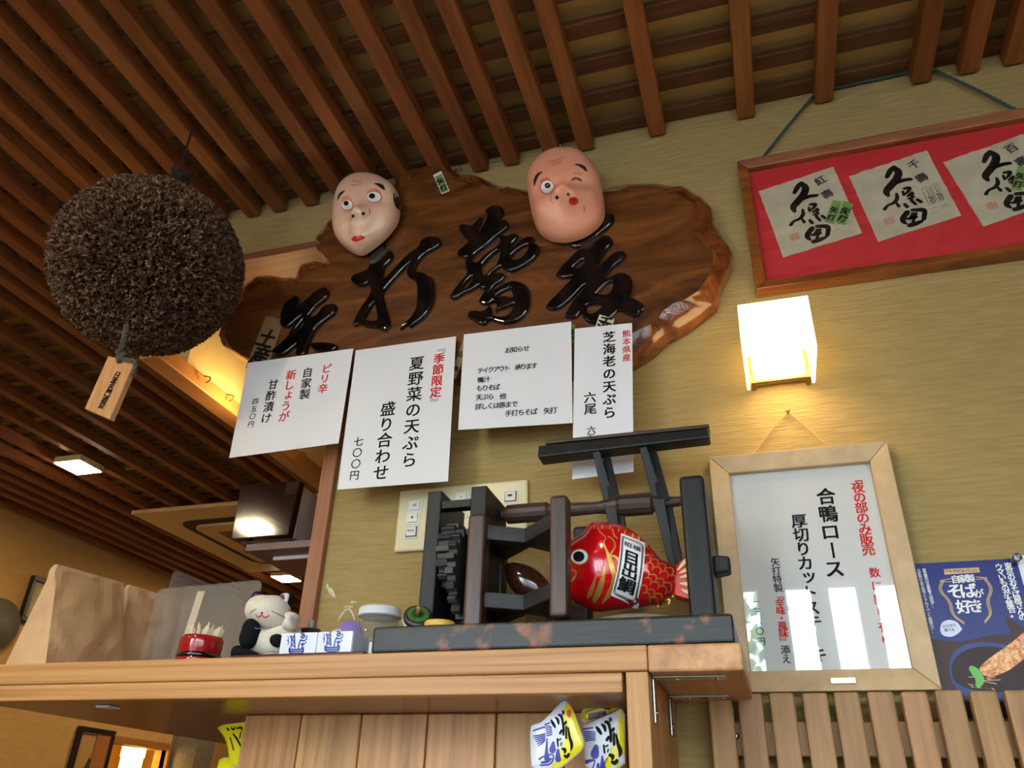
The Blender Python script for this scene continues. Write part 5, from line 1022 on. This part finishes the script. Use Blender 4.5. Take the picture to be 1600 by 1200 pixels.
IB = [[(390, 430, 20), (420, 480, 34), (445, 525, 22)], [(455, 385, 16), (490, 420, 34), (500, 480, 20)], [(505, 350, 26), (540, 360, 30), (560, 450, 22), (575, 560, 26), (570, 640, 22)], [(520, 620, 24), (545, 580, 26)], [(555, 290, 12), (560, 340, 14)], [(575, 290, 10), (580, 330, 12)], [(590, 480, 26), (610, 450, 22)], [(612, 520, 18), (612, 690, 22)], [(640, 540, 16), (660, 680, 26), (700, 790, 36), (680, 870, 12)], [(480, 700, 16), (490, 810, 16)], [(505, 720, 12), (535, 700, 12)], [(540, 760, 12), (530, 800, 10)], [(560, 850, 26), (600, 860, 34), (590, 900, 22)], [(590, 950, 26), (620, 975, 30), (650, 930, 26)]]
BLD = [[(130, 580, 16), (290, 530, 16)]]+[[(130+k*14, 660+k*28, 10), (210+k*10, 650+k*24, 14), (300, 620+k*20, 10)] for k in range(6)]+[[(300, 490, 14), (370, 465, 14)]]+[[(300+k*5, 520+k*28, 10), (360+k*6, 505+k*26, 12), (400, 530+k*22, 8)] for k in range(6)]+[[(330, 700, 14), (320, 900, 30), (330, 990, 60)], [(420, 760, 30), (410, 860, 70)], [(215, 1000, 20), (270, 960, 16), (440, 910, 14), (400, 1080, 14), (230, 1090, 14)], [(490, 870, 30), (490, 1000, 60)], [(250, 1050, 20), (340, 1040, 22), (400, 990, 14)]]
packet('curled smoked radish packet with a red dot, free-standing in the cabinet', [(75, 540), (120, 490), (240, 465), (400, 300), (570, 118), (640, 160), (720, 280), (800, 520), (880, 740), (860, 860), (700, 1000), (480, 1180), (100, 1180), (80, 900)], -.20, [(600, 180), (650, 190), (720, 300), (795, 530), (868, 745), (850, 850), (690, 985), (470, 1160), (380, 1160), (420, 1060), (540, 860), (600, 640), (560, 430)], IB, BLD, dot=(655, 330, 34, 60))
IB2 = [[(x*1.15+610, y*.98+110, w_*1.25) for x, y, w_ in s] for s in IB]
packet('smoked radish packet leaning against the cabinet post', [(820, 510), (1000, 440), (1250, 330), (1480, 230), (1480, 700), (1480, 1180), (900, 1180), (870, 900)], -.165, [(1390, 300), (1470, 260), (1470, 1170), (1100, 1170), (1200, 1030), (1330, 800), (1370, 560)], [[p for p in s] for s in IB2 if max(q_[0] for q_ in s) < 1450], [[(850, 560, 14), (1000, 540, 14)]]+[[(850+k*8, 600+k*28, 10), (930, 590+k*26, 12), (1040, 600+k*24, 10)] for k in range(6)]+[[(1050, 820, 50), (1030, 930, 90)], [(910, 1040, 40), (1050, 1000, 12), (1000, 1130, 12)], [(1080, 1080, 30), (1080, 1150, 30)], [(1140, 960, 20), (1150, 1140, 60)]])
packet('smoked radish packet wedged at the back against the cabinet ceiling', [(830, 250), (1000, 200), (1250, 140), (1470, 100), (1480, 230), (1250, 320), (1000, 430), (830, 500)], -.125, [(840, 255), (1250, 150), (1470, 110), (1475, 225), (1100, 380), (840, 480)], [[(1120, 215, 16), (1180, 250, 26), (1250, 260, 20)], [(1220, 195, 16), (1310, 235, 26)], [(1280, 185, 12), (1360, 190, 18), (1400, 240, 12)]], [[(900, 310, 10), (1100, 235, 10)]]+[[(930+k*4, 340+k*20, 8), (1190, 290+k*18, 10)] for k in range(5)])
# two packets hanging behind the end of the boards
Sc = crop(90, 1110, 5.333)
for k, (outl, lab_) in enumerate((([(1315, 125), (1560, 95), (1640, 95), (1640, 420), (1490, 480), (1440, 440), (1420, 290), (1380, 200)], 'yellow radish packet hanging past the free end of the cabinet boards, upper one'), ([(1335, 420), (1390, 385), (1500, 400), (1640, 420), (1640, 700), (1310, 700)], 'yellow radish packet below the upper one past the free end of the boards'))):
    yc = -.072+.016*k; S = Puff([P(*p, yc) for p in Sc(smooth_loop(outl, 1))], yc, .005, .4, (), .3); t_ = thing('pickle_packet', lab_, 'packet', (S.c[0], yc, min(p[1] for p in S.o)), 'smoked radish packets')
    mk('pouch', S.mesh(8, 1.0), pk_white, t_, smooth=True)
    cx, cz = S.c; mkflat('yellow_panel', S.patch([(cx+(x-cx)*.94, cz+(z_-cz)*.95) for x, z_ in S.o], .0004, 6), pk_yel, t_, smooth=True)
    if k == 0:
        for s in ([(1415, 150, 12), (1430, 165, 12)], [(1450, 145, 10), (1470, 165, 14), (1485, 140, 10)], [(1500, 150, 14), (1535, 140, 16), (1540, 165, 10)], [(1465, 195, 10), (1500, 240, 16), (1530, 300, 12)], [(1440, 225, 8), (1470, 330, 10)], [(1530, 180, 10), (1520, 230, 10)]): fstroke('lettering', s, ink, S, Sc, .0011/5.333, t_, .0010)
# ================================================================== cedar ball
bc = P(233, 416, -.28); bd = (bc-CAM).length; BR = bd*math.sin(.102)
ball = thing('cedar_ball', 'big round brown ball of trimmed cedar twigs hanging from the ceiling', 'cedar ball', bc-Vector((0, 0, BR)))
needle = tex('cedar_needles', [(.3, srgb(60, 42, 30)), (.5, srgb(104, 78, 60)), (.72, srgb(168, 136, 108))], nscale=90, detail=3, rough=.9, spec=.1, bump=0)
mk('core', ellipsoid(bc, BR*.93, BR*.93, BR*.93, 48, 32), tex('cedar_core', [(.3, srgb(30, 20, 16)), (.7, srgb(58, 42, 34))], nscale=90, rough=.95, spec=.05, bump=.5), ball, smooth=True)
V, Fc = [], []; rb = random.Random(11); NT = 13000
for k in range(NT):
    u = 1-2*(k+.5)/NT; t = k*2.399963+rb.uniform(-.1, .1); s = math.sqrt(max(0, 1-u*u)); nn = Vector((s*math.cos(t), s*math.sin(t), u))
    lump = 1+.012*math.sin(9*nn.x+3)*math.sin(8*nn.y)+rb.uniform(-.012, .012)
    base = bc+nn*BR*.90*lump
    for j in range(4):
        d = (nn+Vector((rb.gauss(0, .24), rb.gauss(0, .24), rb.gauss(0, .24)))).normalized(); L_ = BR*.10*rb.uniform(.75, 1.08); sd = d.cross(Vector((rb.gauss(0, 1), rb.gauss(0, 1), rb.gauss(0, 1)))).normalized()*.0021
        tg_ = nn.cross(Vector((rb.gauss(0, 1), rb.gauss(0, 1), rb.gauss(0, 1)))).normalized(); mid = base+d*L_*.75; tip = mid+(tg_*.6+nn*.8)*L_*.34; i = len(V); V += [base, mid-sd, tip-sd*.8, tip+sd*.8, mid+sd]; Fc.append((i, i+1, i+2, i+3, i+4))
tf = mkflat('twig_tufts', (V, Fc), needle, ball); tf['kind'] = 'stuff'
ropem = mat('black_rope', srgb(38, 36, 34), .95)
top = bc+Vector((0, 0, BR*.9)); kn = bc+Vector((0, 0, BR+.042))
g = [tube([top, kn], .006, 8), tube([kn, Vector((bc.x, bc.y, RAF_Z))], .0022, 6)]
for k in range(9): g.append(tube([kn+Vector((rb.uniform(-.006, .006), rb.uniform(-.006, .006), -.02)), kn+Vector((rb.uniform(-.024, .024), rb.uniform(-.014, .014), 0)), kn+Vector((rb.uniform(-.036, .036), rb.uniform(-.02, .02), .028))], [.007, .009, .002], 6))
mk('hanging_rope', join(*g), ropem, ball)
Tc = crop(60, 240, 2.727); ty = -.315
tq = [P(*p, ty) for p in Tc([(297, 862), (408, 888), (303, 1132), (196, 1086)])]
tagw = tex('tag_wood', [(.35, srgb(176, 124, 74)), (.6, srgb(198, 148, 96))], scale=(22, 22, 3), nscale=5, detail=6, rough=.7, bump=.2, rot=(0, -.5, 0))
tg = thing('hanging_tag', 'pale wooden name tag tied below the cedar ball', 'tag', tq[2])
mk('plaque', prism(tq, (0, .011, 0)), tagw, tg, bevel=.0012)
dirv = (tq[3]-tq[0]).normalized(); rot = math.atan2((tq[1]-tq[0]).z, (tq[1]-tq[0]).x)
a_, b_ = P(*Tc([(335, 945)])[0], ty), P(*Tc([(272, 1072)])[0], ty); g = []
for i, ch in enumerate('日本名門酒会'): c = a_.lerp(b_, i/5); g.append(glyph2d(ch, c.x, c.z, .0128, rot, False, .1))
mkflat('lettering', on_plane(join(*g), ty, .0005), ink, tg)
sp_ = [P(*p, y) for p, y in zip(Tc([(380, 720), (375, 742), (362, 800), (345, 850), (342, 890)]), (-.30, -.33, -.333, -.322, -.318))]
mk('string', join(rope(sp_, .0045), rope([P(*p, ty-.003) for p in Tc([(342, 870), (385, 880), (412, 885), (412, 915), (400, 945)])], .004), rope([P(*p, ty-.004) for p in Tc([(335, 855), (352, 838), (366, 855), (350, 872)])], .005)), mat('frayed_string', srgb(84, 80, 72), .95), tg)
# ================================================================== ceiling lamps, air conditioner
def ceil_light(label, px, half, at=None):
    c = at or PZ(*px, RAF_Z-.028); z0, z1 = RAF_Z-.028, RAF_Z-.0003
    t = thing('ceiling_light', label, 'lamp', (c.x, c.y, z0), 'square ceiling lights')
    mk('housing', box(c.x-half, c.x+half, c.y-half, c.y+half, z0+.002, z1), mat('light_housing', srgb(214, 196, 150), .5), t, bevel=.003)
    mk('diffuser', box(c.x-half*.93, c.x+half*.93, c.y-half*.93, c.y+half*.93, z0, z0+.003), mat('light_diffuser', (1, .95, .85), .5, emit=(1, .80, .5), estr=230), t)
ceil_light('square glowing ceiling light fixed under the wooden bars near the air conditioner', (122, 731), .066)
ceil_light('square glowing ceiling light just above the corner shelf', (447, 905), .066)
for lx_, ly_, lb_ in ((-2.66, -.5, 'square glowing ceiling light over the near end of the ochre wall'), (-2.3, -1.89, 'square glowing ceiling light near the window wall above the ochre side'), (-1.0, -1.45, 'square glowing ceiling light between the lattice window and the cedar ball')):
    _o = Vector((lx_, ly_, RAF_Z-.028)); _d = _o-CAM; ceil_light(lb_, (0, 0), .066, _o)
a = PZ(206, 803, RAF_Z-.02); b = PZ(388, 895, RAF_Z-.02)
ax_, ay0, ay1 = (a.x+b.x)/2, a.y, b.y; aw = ay1-ay0
ac = thing('air_conditioner', 'square cream ceiling air conditioner panel', 'air conditioner', (ax_+aw/2, (ay0+ay1)/2, RAF_Z-.03))
cream = mat('ac_cream', srgb(206, 178, 126), .5)
mk('panel', box(ax_, ax_+aw, ay0, ay1, RAF_Z-.02, RAF_Z-.0003), cream, ac, bevel=.006)
def rrect(x0, x1, y0, y1, r, z):
    P_ = []
    for cx, cy, s in ((x1-r, y1-r, 0), (x0+r, y1-r, 1), (x0+r, y0+r, 2), (x1-r, y0+r, 3)):
        for k in range(6): t = math.pi/2*(s+k/5); P_.append(Vector((cx+r*math.cos(t), cy+r*math.sin(t), z)))
    return P_
m_ = .14
rrp = rrect(ax_+m_, ax_+aw-m_, ay0+m_, ay1-m_, .09, RAF_Z-.021)
mk('air_slot', prism(rrp, (0, 0, .0005)), mat('slot_dark', srgb(24, 20, 16), .6), ac)
m_ += .055; mk('intake_panel', prism(rrect(ax_+m_, ax_+aw-m_, ay0+m_, ay1-m_, .06, RAF_Z-.034), (0, 0, .0135)), cream, ac, bevel=.004)
m_ += .09; mk('grille', prism(rrect(ax_+m_, ax_+aw-m_, ay0+m_, ay1-m_, .01, RAF_Z-.0345), (0, 0, .0004)), mat('grille_brown', srgb(120, 96, 62), .7), ac)
# ================================================================== loudspeaker on a corner shelf
s0, s1, s2 = P(377.7, 761, .03), P(467.6, 750, .03), P(453.5, 837, .03); sx0, sx1 = P(370, 800, .03).x, P(461, 793, .03).x; sz1 = (s0.z+s1.z)/2; sz0_ = s2.z
shz = P(437, 848, .02).z
sk = thing('loudspeaker', 'glossy dark brown box loudspeaker on the corner shelf', 'speaker', ((sx0+sx1)/2, .09, shz+.004))
mk('front_baffle', hexa([(sx0+.002, .026, sz0_), (sx1-.002, .026, sz0_), (sx1+.003, .026, sz1), (sx0-.001, .026, sz1)], [(sx0+.002, .045, sz0_), (sx1-.002, .045, sz0_), (sx1+.003, .045, sz1), (sx0-.001, .045, sz1)]), mat('speaker_brown', srgb(30, 9, 6), .06, coat=.8), sk, bevel=.002)
mk('cabinet', box(sx0+.008, sx1-.001, .0453, .17, sz0_+.001, sz1-.004), mat('speaker_grey', srgb(158, 152, 140), .5), sk, bevel=.001)
for cx in (sx0+.02, sx1-.015): mk('foot', tube([(cx, .06, shz+.0004), (cx, .06, sz0_+.002)], .005, 10), ink, sk)
ss = thing('corner_shelf', 'small grey-edged shelf with a white bracket on the wooden post', 'shelf', ((sx0+JX)/2, .1, shz-.014))
shx0 = P(386, 860, .02).x
mk('shelf_board', box(shx0, JX-.0005, .015, .19, shz-.0135, shz), tex('shelf_grey', [(.3, srgb(98, 78, 72)), (.7, srgb(124, 102, 94))], scale=(2, 10, 14), nscale=5, rough=.5), ss, bevel=.001)
mk('bracket', join(box(shx0+.035, JX-.001, .055, .062, shz-.0205, shz-.0137), hexa([(JX-.012, .055, shz-.0205), (JX-.001, .055, shz-.0205), (JX-.001, .062, shz-.0205), (JX-.012, .062, shz-.0205)], [(JX-.006, .055, shz-.075), (JX-.001, .055, shz-.075), (JX-.001, .062, shz-.075), (JX-.006, .062, shz-.075)])), mat('bracket_white', srgb(216, 214, 210), .35), ss, bevel=.001)
# ================================================================== kitchen bulb behind the sign
kb = PX(398, 640, XH+.10); kl = thing('kitchen_bulb', 'warm bare bulb in the kitchen behind the ginger sheet', 'lamp', kb)
mk('bulb', ellipsoid(kb, .02, .02, .026, 18, 12), mat('kitchen_bulb_glow', (1, .8, .5), .4, emit=(1, .66, .28), estr=150), kl, smooth=True)
mk('cord', tube([kb+Vector((0, 0, .026)), Vector((kb.x, kb.y, RAF_Z+.068))], .003, 6), ink, kl)
# ================================================================== things on the far left wall
def wall_pic(label, y0, y1, z0, z1, inner, matc, fw=.022):
    t = thing('wall_picture', label, 'picture', (XL, (y0+y1)/2, z0), 'pictures on the ochre wall')
    x = XL+.028
    for q_ in ((y0, y1, z1-fw, z1), (y0, y1, z0, z0+fw)): mk('frame_rail', box(XL+.001, x, *q_), dark_frame, t, bevel=.002)
    for q_ in ((y0, y0+fw, z0+fw, z1-fw), (y1-fw, y1, z0+fw, z1-fw)): mk('frame_stile', box(XL+.001, x, *q_), dark_frame, t, bevel=.002)
    mk('mount', box(XL+.002, XL+.012, y0+fw, y1-fw, z0+fw, z1-fw), matc, t)
    mk('glass', box(XL+.0165, XL+.0175, y0+fw, y1-fw, z0+fw, z1-fw), glass, t)
    for nm, pts, m, e in inner:
        vs = [(XL+.012+e, y0+(y1-y0)*u, z0+(z1-z0)*v) for u, v in pts]; mkflat(nm, (vs, [tuple(range(len(vs)))]), m, t)
    return t
tl, bl = PX(57, 899, XL+.028), PX(31, 968, XL+.028)
wall_pic('black framed picture on the ochre wall behind the larger paper bag', (tl.y+bl.y)/2, (tl.y+bl.y)/2+.42, bl.z, tl.z, [('print', [(.25, .2), (.75, .2), (.75, .8), (.25, .8)], mat('print_tan', srgb(196, 170, 120), .7), .0006)], mat('mount_cream', srgb(206, 180, 130), .7))
tl, tr_ = PX(128, 1134, XL+.028), PX(182, 1145, XL+.028)
pd = mat('print_dark', srgb(60, 58, 58), .7)
wall_pic('black framed print with a dark seated figure beside the lit alcove', tl.y, tr_.y, tl.z-.42, tl.z, [('print', [(.2, .1), (.8, .1), (.8, .84), (.2, .84)], mat('print_gold', srgb(190, 150, 80), .7), .0006), ('figure', [(.25, .3), (.75, .3), (.72, .45), (.62, .5), (.58, .62), (.48, .68), (.42, .58), (.34, .5), (.26, .45)], pd, .0012)], mat('mount_pink', srgb(196, 142, 104), .7))
d0 = PX(-4, 975, XL+.02); d1 = PX(27, 984, XL+.02)
tag(mk('round_drum', lathe((XL+.001, d0.y, d0.z), [(abs(d1.y-d0.y)*1.0, 0), (abs(d1.y-d0.y)*1.02, .02), (abs(d1.y-d0.y)*.95, .035), (.02, .045), (.004, .05)], 36, (1, 0, 0)), tex('drum_grey', [(.3, srgb(88, 80, 62)), (.7, srgb(110, 100, 78))], nscale=9, rough=.6), smooth=True), 'round grey disc ornament hung on the ochre wall', 'ornament')
lc = PX(206, 1186, XL-.12)
al = thing('alcove_lamp', 'glowing yellow paper lamp hanging in the alcove', 'lamp', (XL-.12, lc.y, lc.z-.09))
mk('paper_shade', lathe((XL-.12, lc.y, lc.z-.07), [(.04, 0), (.06, .01), (.06, .075), (.066, .08), (.066, .135), (.05, .145)], 24), mat('alcove_glow', (1, .9, .5), .5, emit=(1, .62, .14), estr=9), al, smooth=True)
mk('cord', tube([(XL-.12, lc.y, lc.z+.07), (XL-.12, lc.y, zt+.13)], .004, 6), ink, al)
ya = PX(270, 1152, XL).y; dxx = P(309, 1155, ya).x; yb = PX(337, 1158, dxx).y
struct(mk('trim_4', box(XL, dxx, ya, yb, 0, RAF_Z-.001), tex('granite', [(.35, srgb(92, 84, 72)), (.6, srgb(128, 116, 98))], nscale=120, detail=4, rough=.35, bump=.1)))

# pale scuffs on the plaster beside the post
for k, (sx_, sy_, w_, h_, r_) in enumerate(((517, 925, 9, 26, .5), (545, 948, 20, 4, 0), (552, 941, 12, 4, .1), (857, 830, 4, 16, .3), (842, 842, 5, 9, .5))):
    pts = [P(sx_+w_/2*math.cos(t)*random.uniform(.6, 1.1)-r_*h_/2*math.sin(t)*-1, sy_+h_/2*math.sin(t)*random.uniform(.7, 1.1), -.0004) for t in [2*math.pi*i/14 for i in range(14)]]
    mkflat('scuff', ([tuple(p) for p in pts], [tuple(range(14))]), tex('scuff_paint', [(.35, srgb(186, 170, 126)), (.6, srgb(214, 204, 176))], nscale=90, rough=.9, bump=0), bpy.data.objects['wall_front'])
